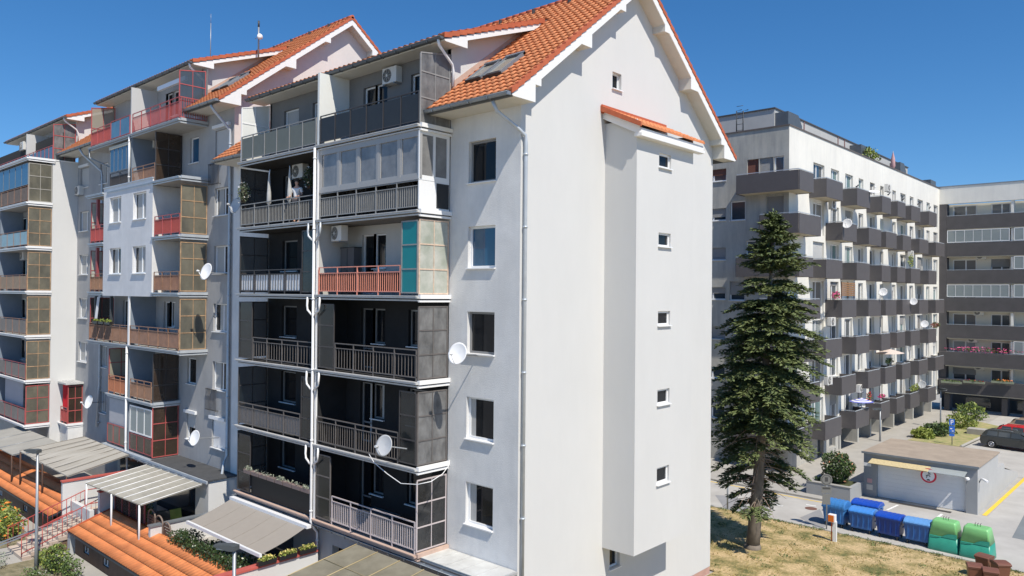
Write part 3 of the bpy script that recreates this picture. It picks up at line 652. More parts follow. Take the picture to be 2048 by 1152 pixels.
def div(x,k,zt=None,m=c2,edge=True):
    d=MB(**FX(x));d.box(YB+.02,W0-.003,zk(k)-.03,zt or zk(k+1)-.19,-.1,0);d.build('divider_wall',m,B2)
    if edge: d=MB(**FY(YB));d.box(x-.14,x+.04,zk(k)-.05,zt or zk(k+1)-.1,-.03,.04);d.build('divider_edge',white_paint,B2)
# k=6 topmost, red rails all along
b=cell(6,-49.4,-37.35);z=zk(6)
rail(b,-49.35,-46.3,YB,z,'bars',rail_red,mat('dark_red_board',(.28,.06,.05),.6,.1,3),1.05)
rail(b,-46.28,-43.55,YB,z,'panel',rail_red,panel_blue,1.12,1.35)
rail(b,-43.2,-37.4,YB,z,'bars',rail_red,None,1.1,upper=.22)
m=MB(**FX(-37.36))
for i in range(12): m.box(YB+.06+i*.118,YB+.085+i*.118,z+.1,z+1.05,-.02,.0)
m.box(YB,W0-.05,z+1.05,z+1.09,-.03,.01);m.box(YB,W0-.05,z+.06,z+.1,-.03,.01);m.build('railing',rail_red,b)
screen(b,FX(-37.5),YB,W0-.05,z+.9,0,2,2,rail_red,mat('bluish_clear_sheet',(.06,.08,.1),.1,alpha=.8),clip=(z+2.42,z+2.64),rowv=[z+1.75],name='side_screen')
screen(b,FX(-49.35),YB,W0-.05,z+.05,0,2,2,rail_red,mat('tan_clear_sheet',(.3,.27,.22),.3,alpha=.9),clip=(z+2.42,z+2.64),rowv=[z+1.2])
d=MB(**FX(-43.4));d.box(YB+.02,W0-.003,z,z+2.6,-.1,0);d.build('divider_wall',mat('light_partition',(.5,.5,.5),.8),B2)
pipe(B2,[(-43.42,YB-.06,z-.1),(-43.42,YB-.06,17.42)],white_paint,.05)
s=MB(**FY(17.4));s.box(-41.6,-38.3,z+2.2,z+2.42,0,.15);s.build('awning_cassette',white_pvc,b)
# k=5
b=cell(5,-46.4,-40.15,side=False);z=zk(5);div(-43.25,5,edge=False)
rail(b,-46.3,-43.5,YB,z,'bars',rail_dark,mat('dark_cloth',(.05,.055,.07),.8,.3,6),1.0,upper=.2)
rail(b,-43.15,-40.25,YB,z,'bars',rail_brown,None,1.0)
screen(b,FY(YB),-46.3,-43.4,z+1.05,z+2.4,5,1,zinc,glass_blue,t=.03,name='glass_screen',label='blue glass enclosure panes')
s=MB(**FY(YB));s.box(-46.4,-43.4,z+2.35,z+2.52,-.1,.03);s.build('awning_cassette',mat('beige_cassette',(.5,.47,.38),.6),b)
screen(b,FX(-40.18),YB,W0-.05,z+.05,z+2.6,2,3,rail_dark,frost_brown)
s=MB(**FY(W0));wall(s,-46.3,-40.2,zk(5)-.1,zk(6)-.25,[],.1);s.O.y=W0-.01;s.build('balcony_wall',c2,B2)
# bay, two storeys, with four windows
bz0,bz1=11.2,17.36;bx0,bx1=-47.0,-40.3
bh=[(-46.1,-44.45,zk(4)+1.02,zk(4)+2.45),(-42.8,-41.1,zk(4)+1.02,zk(4)+2.45),(-46.05,-44.4,zk(3)+1.0,zk(3)+2.45),(-42.8,-41.1,zk(3)+1.0,zk(3)+2.45)]
m=MB(**FY(16.55));wall(m,bx0,bx1,bz0,bz1,bh,.25);m.build('bay_front',mat('bay_plaster',(.66,.665,.675),.9,.06,1,.6,40,streak=.05),B2)
m=MB(**FX(bx1));m.box(16.553,W0,bz0,bz1,-.1,0);m.build('bay_side',grey_plaster,B2);m=MB(**FX(bx0));m.box(16.553,W0,bz0,bz1,0,.1);m.build('bay_side',grey_plaster,B2)
m=MB();m.box(bx0+.1,bx1-.1,bz0,bz0+.1,-W0,-16.56);m.box(bx0-.03,bx1+.03,bz1,bz1+.05,-W0,-16.5);m.build('bay_cap',zinc_light,B2)
for i,h in enumerate(bh): window(B2,FY(16.55),h,.16,.55,True,cur=[[(0,1)],[(.1,.9)],[(.2,.6)],[(.2,.8)]][i])
# right balconies k=4, k=3
for k,rm,bk in ((4,rail_red,panel_red),(3,rail_brown,mat('pinkish_brown_board',(.28,.15,.13),.7,.1,3))):
    b=slab(B2,-40.28,-37.2,YB,k,slab_conc,zinc_light);z=zk(k)
    rail(b,-40.2,-37.25,YB,z,'bars',rm,bk,1.05,1.0)
    screen(b,FX(-37.2),YB+.02,W0-.05,z+.05,z+2.5,2,3,rail_rust,frost_olive)
o=slab(B2,-40.28,-37.1,YB-.05,5,slab_conc,zinc_light,name='canopy_slab')
m=MB(**FY(W0-.012));m.box(-40.2,-37.3,zk(3),zk(5)-.2,-.02,0);m.build('balcony_wall',c2,B2)
# left slivers k=4,k=3
for k,rm,bk in ((4,rail_red,panel_crimson),(3,rail_brown,mat('straw_board',(.3,.2,.12),.8,.1,3))):
    b=slab(B2,-49.3,-47.05,YB,k,slab_conc,zinc_light,side=False);z=zk(k)
    rail(b,-49.2,-47.05,YB,z,'bars',rm,bk,1.05,.75)
    screen(b,FX(-49.2),YB+.02,W0-.05,z+.05,z+2.45,2,2,frame_maroon,frost_pale)
    m=MB(**FY(YB));m.box(-48.65,-48.45,z,z+2.6,-.25,-.1);m.build('post',frame_maroon,b)
o=slab(B2,-49.6,-47.0,YB-.05,5,slab_conc,zinc_light,side=False,name='canopy_slab')
# k=2 wide balcony
b=cell(2,-49.3,-37.15);z=zk(2);div(-43.25,2)
rail(b,-49.25,-43.45,YB,z,'bars',rail_brown,mat('board_a',(.19,.15,.13),.7,.1,2),1.03,1.1,upper=.12)
rail(b,-43.2,-37.25,YB,z,'bars',rail_brown,mat('grey_cloth',(.2,.19,.2),.8,.1,3),1.05,1.15)
screen(b,FX(-37.18),YB+.02,W0-.05,z+.03,z+2.55,2,3,rail_rust,frost_olive)
screen(b,FX(-49.2),YB+.02,W0-.05,z+.05,z+2.5,2,2,frame_maroon,frost_brown)
m=MB(**FY(YB));m.box(-48.75,-48.6,z,z+2.6,-.25,-.1);m.box(-46.35,-46.25,z,z+2.6,-.25,-.1);m.build('post',darksteel,b)
m=MB(**FY(YB-.03));q=6
for i in range(q):
    a=-48.3+.32*i/q;c=-48.3+.32*(i+1)/q;m.quad((a-.28,z+1.1,-.12+.05*(i%2)),(c-.28,z+1.1,-.12+.05*((i+1)%2)),(c+.12,z+2.55,-.12+.05*((i+1)%2)),(a+.12,z+2.55,-.12+.05*(i%2)))
m.build('curtain',mat('white_curtain',(.6,.62,.66),.8),b)
# k=1
b=slab(B2,-46.2,-40.15,YB,1,slab_conc,zinc_light);z=zk(1);div(-43.3,1,edge=False)
rail(b,-46.15,-43.6,YB,z,'bars',mat('orange_brown_rail',(.42,.18,.1),.6),mat('rust_board',(.3,.09,.05),.7,.1,3),1.03,.85)
rail(b,-43.05,-40.35,YB,z,'bars',rail_brown,mat('grey_tan_board',(.24,.2,.17),.8,.1,3),1.05,1.0)
screen(b,FX(-40.2),YB+.02,W0-.05,z+.05,z+2.55,2,3,rail_dark,frost_brown)
screen(b,FX(-46.15),YB+.02,W0-.05,z+.05,z+2.5,2,3,frame_maroon,mat('tan_sheet',(.3,.28,.21),.4,.1,1))
# k=0
b=slab(B2,-46.3,-40.1,YB,0,slab_conc,zinc_light,side=False);z=zk(0);div(-43.3,0,edge=False)
screen(b,FY(YB),-46.2,-43.6,z+.1,z+1.15,3,1,rail_red,frost_olive,name='front_panels')
m=MB(**FY(YB));m.box(-46.2,-43.6,z+1.15,z+2.55,-.12,-.1);m.build('blind',mat('sheer_blind',(.42,.42,.44),.8,.05,3),b)
screen(b,FY(YB),-43.05,-40.2,z+.1,z+1.0,3,1,frame_maroon,frost_brown,name='front_panels')
screen(b,FY(YB),-43.05,-40.2,z+1.05,z+2.5,3,1,white_paint,mat('clear_enclosure_glass',(.3,.36,.36),.08,alpha=.8,spec=.9),t=.07,name='glass_screen',label='white framed glass enclosure')
screen(b,FX(-40.15),YB,W0-.05,z+.03,z+2.65,2,3,rail_red,frost_brown)
pipe(B2,[(-43.3,YB-.1,zk(2)-.1),(-43.3,YB-.1,2.9),(-43.4,YB-.0,2.5),(-43.4,YB+.1,.0)],white_paint,.055)
# downpipes on the shaded wall
pipe(B2,[(-34.85,16.95,20.35),(-34.82,17.1,20.1),(-34.8,17.9,19.3),(-34.8,17.92,19.0),(-34.8,17.92,3.6),(-34.8,17.8,3.3),(-34.5,17.5,2.5),(-34.5,17.4,.2)],zinc_light,.065)
pipe(B2,[(-52.2,16.9,20.4),(-52.1,17.1,20.0),(-51.3,17.9,19.0),(-51.25,17.92,18.7),(-51.25,17.92,5.7),(-51.6,17.92,2.9)],zinc_light,.065)
pipe(B2,[(-49.4,YB-.05,zk(6)-.1),(-49.4,YB-.05,zk(6)-.6),(-48.6,17.6,zk(6)-1.2),(-46.7,17.8,zk(6)-2.0)],zinc,.05,False)
# ground floor extension with bitumen roof beside the awning terrace
m=MB();m.box(-46.5,-33.9,-.7,2.74,-W0,-17.3);m.box(-35.2,-33.9,-.7,2.74,-17.3,-16.6);m.build('ground_floor_extension',white_plaster,B2)
m=MB(O=(0,0,2.76),U=X,N=Z,V=Y);m.box(-40.1,-33.8,16.5,18.01,0,.05);m.build('extension_roof',bitumen,B2)
m=MB(O=(0,0,2.76),U=X,N=Z,V=Y)
for i in range(7): m.box(-46.6+i*.93,-46.6+i*.93+.86,16.5,17.99,0,.03)
m.build('extension_roof',metal_roof,B2)
m=MB(**FY(16.45));m.box(-46.6,-33.75,2.66,2.79,-.04,0.03);m.build('roof_edge',zinc_light,B2);gutter(B2,-46.6,-34.2,16.36,2.68,zinc)
m=MB(**FY(17.26));m.box(-46.0,-35.5,-.3,2.3,-.03,0);m.build('terrace_glazing',glass_far,B2)
# ================================================================ far left apartment building
B3=thing('apartment_building','leftmost apartment building with a column of rusty framed screens beside a white sunlit side wall','building',(-66,24,-.7))
W3,YB3,XC=16.5,15.1,-55.8
m=MB(**FX(XC));m.box(W3,W0+.3,-.7,zk(6)-.05,-.3,0);m.build('side_wall',white_plaster,B3)
m=MB(**FX(XC));m.box(W3-.02,W0-.005,zk(6)-.05,zk(6)+.02,-.3,.03);m.build('side_trim',white_paint,B3)
m=MB(**FY(W3));o3=[]
for k in range(6): o3+=[(-58.6,-57.6,zk(k)+.02,zk(k)+2.3),(-62.5,-61.2,zk(k)+.9,zk(k)+2.3)]
wall(m,-75,XC-.3,-.7,zk(6)-.05,o3,.2);m.build('front_wall',grey_plaster2,B3)
for i,h in enumerate(o3): window(B3,FY(W3),h,.14,0,i%2==1,door=i%2==0)
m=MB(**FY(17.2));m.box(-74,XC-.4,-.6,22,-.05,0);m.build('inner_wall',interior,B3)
slabf=zinc_light
for k in range(6):
    b=slab(B3,-75,XC,YB3,k,slab_conc,white_paint,yb=W3);z=zk(k)
    fr=[rail_red,rail_rust,rail_rust,rail_rust,rail_rust,mat('faded_frame',(.36,.34,.3),.6)][k]
    screen(b,FX(XC),YB3+.02,W3-.03,z+.04,z+2.5,2,3,fr,frost_olive)
    rm=[frame_maroon,frame_maroon,rail_brown,rail_brown,rail_brown,rail_brown][k]
    bk=[mat('greyish_board',(.2,.18,.16),.8,.1,3),mat('greyish_board',(.2,.18,.16)),mat('greyish_board',(.2,.18,.16)),mat('tan_board',(.3,.22,.15),.8,.1,3),panel_lblue,panel_brown][k]
    rail(b,-75,XC-.05,YB3,z,'panel',rm,bk,1.05,1.5,upper=.1)
    m=MB(**FX(-62.0));m.box(YB3+.03,W3,z,z+2.65,-.08,0);m.build('divider_wall',c2,b)
b6=slab(B3,-75,XC,YB3,6,slab_conc,white_paint,yb=16.63,name='terrace_edge');z=zk(5)
screen(b6,FY(YB3),-75,XC-.05,z+1.1,z+2.5,14,1,zinc,glass_blue,t=.03,name='glass_screen')
m=MB(**FY(YB3+.3));m.box(-61.4,-57.4,zk(0)+.95,zk(0)+2.6,-.05,0)
m.build('roller_panel',mat('lilac_grey_panel',(.36,.36,.4),.7,.04,2),B3)
b=slab(B3,-68.4,-56.2,YB,6,slab_conc,zinc_light);z=zk(6)
rail(b,-62.0,-56.25,YB,z,'panel',rail_red,mat('smoky_glass_panel',(.1,.12,.15),.15),1.05,.85)
rail(b,-68.3,-62.15,YB,z,'panel',rail_red,mat('smoky_glass_panel',(.1,.12,.15)),1.05,.85)
screen(b,FX(-56.2),YB,W0-.05,z+.03,0,2,3,rail_red,frost_grey,clip=(z+2.42,z+2.64),rowv=[z+.85,z+1.7])
m=MB(**FX(-61.95));m.box(YB+.02,W0-.01,z,z+2.55,-.1,0);m.build('divider_wall',mat('light_partition',(.5,.5,.5)),B3)
T3=[(-60.2,-59.4,z+.02,z+2.3),(-59.4,-58.5,z+.95,z+2.3)]
m=MB(**FY(W0));wall(m,-69,-56.4,z,z+2.95,T3,.2);m.build('top_wall',grey_plaster2,B3)
for i,h in enumerate(T3): window(B3,FY(W0),h,.14,0,i==1,door=i==0)
yj=22.75;ze=17.66+DZ;zj=ze+SL*5.82
tiles(B3,-69.4,-55.7,17.22,20.17+DZ,yj+.05,zj+.06,name='dormer_roof');verge(B3,-55.7,17.22,20.19+DZ,yj-.3,zj-.09);gutter(B3,-69.4,-55.72,17.14,20.12+DZ,dark_zinc)
b=MB(**FX(-55.71));zd=20.17+DZ;sl=(zj-zd)/5.53
b.prism([(17.25,zd-.12),(17.3,zd-.18),(18.33,zd-.18),(18.33,zd+.1),(22.1,zd+.1+3.77*sl),(22.3,zd-.04+5.05*sl),(22.3,zd-.02+5.08*sl)],-.03,0);b.build('dormer_bargeboard',white_board,B3)
e=MB(**FX(-55.74));e.box(17.24,18.01,zd-.17,zd-.1,-13.6,-.001);e.build('dormer_soffit',soffit,B3)
c=MB(**FX(-56.22));c.prism([(18.02,ze+.8),(22.6,zj-.2),(22.6,zd+.05+5.3*sl),(18.02,zd+.05+.7*sl)],-.15,0);c.build('dormer_cheek',white_plaster,B3)
pipe(B3,[(-55.9,17.14,zd-.12),(-55.92,17.2,zd-.3),(-56.05,17.95,zd-.75),(-56.1,18.08,zd-.95),(-56.1,18.08,ze+1.0)],white_paint,.05,False)
tiles(B3,-69.4,-53.2,yj,zj,RID,23.5+DZ,name='upper_roof');tiles(B3,-69.4,-34.5+DX,2*RID-16.93,ze,RID,23.5+DZ,name='back_roof')
# small corner balcony with red curtain
b=slab(B3,-55.7,-54.35,17.1,0,slab_conc,white_paint);z=zk(0)
m=MB();m.box(-55.75,-54.3,.5,z-.2,-W0,-17.12);m.build('plinth',grey_plaster,b)
rail(b,-55.65,-54.4,17.1,z,'bars',rail_red,panel_crimson,1.05,.5)
screen(b,FX(-54.35),17.12,W0-.03,z+.03,z+2.45,2,3,rail_red,frost_brown)
m=MB(**FY(17.1));n=10
for i in range(n):
    a,c=-55.55+1.15*i/n,-55.55+1.15*(i+1)/n;m.quad((a,z+1.05,-.1+.04*(i%2)),(c,z+1.05,-.1+.04*((i+1)%2)),(c,z+2.5,-.1+.04*((i+1)%2)),(a,z+2.5,-.1+.04*(i%2)))
m.build('curtain',mat('crimson_curtain',(.5,.01,.02),.8),b)
m=MB(O=(0,0,z+2.55),U=X,N=Z,V=Y);m.box(-55.79,-54.2,16.95,18.01,0,.12)
for i in range(6): m.box(-55.79,-54.2,17.05+i*.17,17.08+i*.17,.12,.15)
m.build('canopy_roof',metal_roof,b)
# ================================================================ things on the near and middle buildings
def ac_unit(label,loc,rz,group='outdoor air conditioning units',w=.82,h=.6):
    t=thing('air_conditioner',label,'air conditioner',loc,group);t.rotation_euler=(0,0,rz)
    def bb(name,mm,f):
        m=MB(O=(0,0,0),U=X,N=-Y);f(m);o=m.build(name,mm,None);
        return o
    # built round the local origin: front looks to -Y
    def loc_build(m,name,mm,bevel=0):
        me=bpy.data.meshes.new(name);me.from_pydata([tuple(p) for p in m.v],[],m.f);me.materials.append(mm)
        for i in m.sm: me.polygons[i].use_smooth=True
        o=bpy.data.objects.new(name,me);col.objects.link(o);o.parent=t
        if bevel:
            md=o.modifiers.new('bevel','BEVEL');md.width=bevel;md.segments=2
        return o
    m=MB();m.box(-w/2,w/2,0,h,0,.3);loc_build(m,'casing',ac_white,.02)
    m=MB();m.cyl((-.12,h/2,.3),(0,0,1),h*.41,.02,24);o=loc_build(m,'fan_opening',mat('fan_dark',(.04,.04,.04),.6))
    m=MB()
    for r in (.05,.1,.15,.2,.235):
        m.tube([(-.12+r*math.cos(a*math.pi/8),h/2+r*math.sin(a*math.pi/8),.318) for a in range(17)],.004,4)
    for a in range(8): m.tube([(-.12,h/2,.32),(-.12+.24*math.cos(a*math.pi/4),h/2+.24*math.sin(a*math.pi/4),.32)],.005,4)
    m.cyl((-.12,h/2,.32),(0,0,1),.05,.02,12);loc_build(m,'fan_grille',ac_white)
    m=MB();m.box(-w/2+.08,-w/2+.12,-.05,0,-.02,.34);m.box(w/2-.12,w/2-.08,-.05,0,-.02,.34);loc_build(m,'bracket',steel)
    return t
def ac_at(label,px,py,y,rz=0,**k):
    p=at(px,py,'y',y);return ac_unit(label,(p.x,y+.32,p.z),rz,**k)
ac_at('white air conditioner hung high beside the top balcony door, above the black railing',777,166,17.7,R(0))
ac_at('white air conditioner on the balcony with the teal screen',672,482,17.0,R(-8))
ac_at('air conditioner behind the furled parasols in the plant filled balcony',593,356,17.7)
ac_at('air conditioner above the red railing, right of the four window bay',341,390,17.7)
ac_at('air conditioner in the shadow beside the brown screens under the topmost slab',300,297,17.7)
ac_at('small air conditioner on the shaded wall beside the sunlit white side wall',153,390,17.7)
ac_at('air conditioner at the far left end under the topmost eave',42,300,17.0)
ac_at('air conditioner in the leftmost balcony column, third screen from the top',42,520,16.15)
def dish(label,p,r,face,wallp,m=dish_white,group='satellite dishes on the near buildings'):
    """parabolic dish: p centre, face = direction it looks, wallp = where the arm is fixed"""
    t=thing('satellite_dish',label,'satellite dish',tuple(p),group);f=Vector(face).normalized();a=f.cross(Z).normalized();b=a.cross(f);p=Vector(p)
    m1=MB(O=p,U=a,N=b,V=f);prof=[(.002,-.09*r*2),(r*.3,-.085*r*2),(r*.6,-.06*r*2),(r*.85,-.025*r*2),(r,.0),(r,.015),(r*.85,-.01*r*2),(r*.5,-.055*r*2),(.002,-.075*r*2)];m1.lathe((0,0,0),prof,32);m1.build('reflector',m,t)
    m2=MB(U=X,N=Z,V=Y);lnb=p+f*r*.95-b*r*.25;bot=p-Z*r*.9
    m2.tube([tuple(bot),tuple(p-Z*r*.95+f*r*.45),tuple(lnb)],.018,6);m2.cyl(tuple(lnb),tuple(f),.045,.12,10);m2.build('feed_arm',m,t)
    m3=MB(U=X,N=Z,V=Y);q=p-f*.18*r;m3.tube([tuple(q),tuple(q-f*.1),tuple(wallp)],.025,8);m3.build('wall_arm',steel,t)
    return t
SD=(.72,-.68,.28)
p=at(768,891,'y',16.1);dish('grey satellite dish on the balcony railing with the dangling white cable',p,.36,(.12,-.95,.3),(p.x+.6,16.6,p.z-.1),dish_grey)
p=at(915,707,'y',17.1);dish('white satellite dish on a long arm beside the near building windows',p,.37,(.15,-.95,.3),(-17.9,18.0,p.z-.1))
p=at(412,543,'y',17.0);dish('white satellite dish right of the brown railed balcony, half in shadow',p,.42,(.12,-.95,.3),(p.x+.4,18.0,p.z-.1))
p=at(389,876,'y',17.0);dish('white satellite dish low down, beside the closed white shutter',p,.38,(.12,-.95,.3),(p.x+.5,18.0,p.z-.05))
p=at(177,804,'y',17.2);dish('shaded satellite dish beside the crimson curtained corner balcony',p,.42,(.12,-.95,.3),(p.x+.3,18.0,p.z-.05))
p=at(471,411,'y',17.3);dish('shaded satellite dish beside the plant filled balcony, partly hidden by the slabs',p,.38,(.12,-.95,.3),(p.x-.2,18.0,p.z),dish_grey)
# dangling cable
c=MB(U=X,N=Z,V=Y);pts=[at(a,b,'y',y) for a,b,y in ((738,908,16.45),(748,925,16.4),(775,948,16.35),(802,967,16.3),(835,969,16.3),(862,963,16.4))]+[at(885,948,'x',-19.2),at(897,932,'x',-19.2),at(899,920,'x',-19.25)]
c.tube([tuple(q) for q in pts],.014,6);props(c.build('cable',white_paint),'white cable sagging between the balcony railing and the smoked side screen','cable')
# broken wall stub by the upper window
# antennas
def mast(px0,py0,py1,y,label,tip=None,dishy=False):
    p=at(px0,py0,'y',y);h=at(px0,py1,'y',y).z-p.z
    t=thing('antenna_mast',label,'antenna',(p.x,p.y,p.z))
    m=MB(U=X,N=Z,V=Y);m.tube([(p.x,p.y,p.z-.6),(p.x,p.y,p.z+h*.75)],.045 if dishy else .022,8);m.build('pole',steel,t)
    m=MB(U=X,N=Z,V=Y);m.tube([(p.x,p.y,p.z+h*.75),(p.x,p.y,p.z+h)],.05 if dishy else .01,8);m.build('tip',darksteel if dishy else steel,t)
    if dishy:
        m=MB(O=(p.x+.3,p.y-.1,p.z+.4),U=Y,N=Z,V=X);m.lathe((0,0,0),[(.002,-.08),(.09,-.07),(.15,0),(.155,.04),(.002,.06)],16);m.build('radio_dish',dish_white,t)
        m=MB(U=X,N=Z,V=Y);m.tube([(p.x,p.y,p.z+.38),(p.x+.3,p.y-.1,p.z+.4)],.03,6);m.tube([(p.x-.35,p.y,p.z+.45),(p.x,p.y,p.z+.5)],.015,6);m.build('bracket',steel,t)
mast(421,104,28,19.5,'thin whip antenna rising above the middle building roof')
mast(517,92,42,20.5,'thick pole antenna with a small white radio dish on the middle roof',dishy=True)
# person and furled parasols on the dark balcony
def skinned(name,verts,edges,radii,mm,parent,sub=1):
    me=bpy.data.meshes.new(name);me.from_pydata(verts,edges,[]);o=bpy.data.objects.new(name,me);col.objects.link(o);me.materials.append(mm);o.parent=parent
    o.modifiers.new('skin','SKIN');sv=me.skin_vertices[0].data
    for i,r in enumerate(radii): sv[i].radius=(r,r) if not isinstance(r,tuple) else r
    sv[0].use_root=True
    s=o.modifiers.new('sub','SUBSURF');s.levels=sub;s.render_levels=sub
    return o
pz=zk(4);pp=at(594,388,'y',16.95)
t=thing('person','person in a white short sleeved shirt standing behind the dark balcony railing','person',(pp.x,16.95,pz));t.rotation_euler=(0,0,R(25))
body=[(0,0,.95),(0,0,1.12),(0,0,1.3),(0,0,1.42),(0,0,1.5),(0,-.01,1.56),  # pelvis..neck
 (.1,0,.92),(.11,-.01,.5),(.11,0,.08),(.11,-.12,.04),(-.1,0,.92),(-.11,-.01,.5),(-.11,0,.08),(-.11,-.12,.04),
 (.19,0,1.4),(.26,-.03,1.15),(.2,-.22,1.08),(-.19,0,1.4),(-.27,-.03,1.15),(-.2,-.24,1.05),(0,-.02,1.64),(0,-.03,1.72)]
edges=[(0,1),(1,2),(2,3),(3,4),(4,5),(0,6),(6,7),(7,8),(8,9),(0,10),(10,11),(11,12),(12,13),(3,14),(14,15),(15,16),(3,17),(17,18),(18,19),(5,20),(20,21)]
skinned('body',body,edges,[.13,.12,.14,.13,.07,.05,.085,.06,.045,.04,.085,.06,.045,.04,.055,.042,.032,.055,.042,.032,.085,.08],skin,t,2)
skinned('shirt',[(0,0,.98),(0,0,1.15),(0,0,1.3),(0,0,1.42),(.19,0,1.41),(.25,-.02,1.22),(-.19,0,1.41),(-.25,-.02,1.22)],[(0,1),(1,2),(2,3),(3,4),(4,5),(3,6),(6,7)],[.15,.14,.155,.14,.07,.06,.07,.06],shirt,t,2)
skinned('trousers',[(0,0,.96),(.1,0,.9),(.11,-.01,.5),(.11,0,.12),(-.1,0,.9),(-.11,-.01,.5),(-.11,0,.12)],[(0,1),(1,2),(2,3),(0,4),(4,5),(5,6)],[.145,.1,.075,.06,.1,.075,.06],trouser,t,2)
m=MB(O=(0,0,0),U=X,N=Y,V=Z);m.lathe((0,1.75,.01),[(.0,.1),(.06,.09),(.095,.03),(.1,-.03),(.085,-.07)],14)
me=bpy.data.meshes.new('hair');me.from_pydata([tuple(v) for v in m.v],[],m.f);me.materials.append(hair);o=bpy.data.objects.new('hair',me);col.objects.link(o);o.parent=t
m=MB(O=(0,0,0),U=X,N=-Y,V=Z)      # hands: palm, four fingers and thumb, resting on the rail
for s in (.2,-.2):
    y=.27 if s>0 else .29;z=1.07 if s>0 else 1.04
    m.box(s-.035,s+.035,z-.02,z+.012,y-.04,y+.05)
    for i,l in enumerate((.055,.065,.06,.045)):
        q=s-.03+i*.02;m.tube([(q,z,y+.05),(q,z-.01,y+.05+l*.6),(q,z-.04,y+.05+l)],.008,6)
    q=s-(.04 if s>0 else -.04);m.tube([(q,z,y),(q-(.02 if s>0 else -.02),z-.01,y+.03),(q-(.02 if s>0 else -.02),z-.02,y+.055)],.009,6)
me=bpy.data.meshes.new('hands');me.from_pydata([tuple(v) for v in m.v],[],m.f);me.materials.append(skin);o=bpy.data.objects.new('hands',me);col.objects.link(o);o.parent=t
for px,lab,tilt in ((538,'furled pale parasol near the balcony plants, left of the pair',.05),(579,'furled pale parasol beside the standing person, right of the pair',-.02)):
    q=at(px,400,'y',16.75);t=thing('parasol',lab,'parasol',(q.x,16.75,pz),'furled parasols')
    m=MB(O=(q.x,16.75,pz));m.tube([(0,0,0),(0,.95,0)],.02,8);m.tube([(0,1.9,0),(tilt,2.35,0)],.015,6);m.build('pole',white_paint,t)
    m=MB(O=(q.x,16.75,pz));m.lathe((0,0,0),[(.05,.85),(.1,.95),(.09,1.3),(.06,1.8),(.02,2.3)],9);m.build('cloth',mat('parasol_cloth',(.45,.45,.44),.9,.1,9),t)
# ---------------------------------------------------------------- leafy helper
def leaves(mb,c,rad,n,size,flat=1,hollow=.35):
    c=Vector(c)
    for i in range(n):
        while 1:
            d=Vector((random.uniform(-1,1),random.uniform(-1,1),random.uniform(-1,1)))
            if hollow<d.length<1:break
        j=1+.22*math.sin(d.x*7+c.x*3)*math.sin(d.z*6+c.y)
        p=c+Vector((d.x*rad[0],d.y*rad[1],d.z*rad[2]*flat))*j
        a=Vector((random.gauss(0,1),random.gauss(0,1),random.gauss(0,1))).normalized();b=a.cross(Vector((random.gauss(0,1),random.gauss(0,1),random.gauss(0,1)))).normalized()
        s=size*random.uniform(.6,1.3);i0=len(mb.v);mb.v+=[p-a*s,p+b*s*.45,p+a*s,p-b*s*.45];mb.f.append((i0,i0+1,i0+2,i0+3))
def bush(name,label,cat,c,rad,n,size,m=leafA,m2=None,group=None,flowers=None,stem=True,nf=30):
    t=thing(name,label,cat,(c[0],c[1],c[2]-rad[2]),group)
    b=MB(U=X,N=Z,V=Y);leaves(b,c,rad,n,size,1,.3);b.build('foliage',m,t)
    if m2: b=MB(U=X,N=Z,V=Y);leaves(b,c,tuple(r*1.04 for r in rad),n//3,size,1,.6);b.build('young_leaves',m2,t)
    if flowers: b=MB(U=X,N=Z,V=Y);leaves(b,c,tuple(r*1.08 for r in rad),nf,size*1.1,1,.85);b.build('flowers',flowers,t)
    if stem:
        b=MB(U=X,N=Z,V=Y)
        for i in range(5): b.tube([(c[0]+random.uniform(-.1,.1),c[1],c[2]-rad[2]),(c[0]+random.uniform(-.5,.5)*rad[0],c[1]+random.uniform(-.5,.5)*rad[1],c[2]+rad[2]*.4)],.02,5,r2=.008)
        b.build('stem',wood_dark,t)
    return t
q=at(490,385,'y',16.75)
bush('potted_plant','flowering plant spilling over the left end of the dark parasol balcony','plant',(q.x,16.7,q.z),(.35,.25,.45),330,.06,mat('grey_leaf',(.14,.17,.1),.6),None,None,whitef,nf=25)
q=at(618,350,'y',17.0);bush('potted_plant','leafy plant behind the person on the dark parasol balcony','plant',(q.x,17.0,q.z-.1),(.25,.2,.45),250,.05,leafB,None,None,whitef,nf=25)
# flower troughs
def trough(label,p,w,m=box_brown,lf=leafA,fl=None,group=None,d=.18,h=.16,ln=70,rz=0,name='flower_box',s=.05):
    t=thing(name,label,'flower box',p,group);t.rotation_euler=(0,0,rz)
    def lb(mb,name,mm):
        me=bpy.data.meshes.new(name);me.from_pydata([tuple(v) for v in mb.v],[],mb.f);me.materials.append(mm);o=bpy.data.objects.new(name,me);col.objects.link(o);o.parent=t
    b=MB();b.prism([(-w/2+.02,0),(w/2-.02,0),(w/2,h),(w/2-.02,h),(w/2-.03,h-.02),(-w/2+.03,h-.02),(-w/2+.02,h),(-w/2,h)],0,d);lb(b,'trough',m)
    b=MB(U=X,N=Z,V=Y);leaves(b,(0,-d/2,h+.04),(w*.5,d*.6,.1),ln,s,1,0);lb(b,'plants',lf)
    if fl: b=MB(U=X,N=Z,V=Y);leaves(b,(0,-d/2,h+.09),(w*.48,d*.6,.1),ln//3,s,1,0);lb(b,'flowers',fl)
    return t
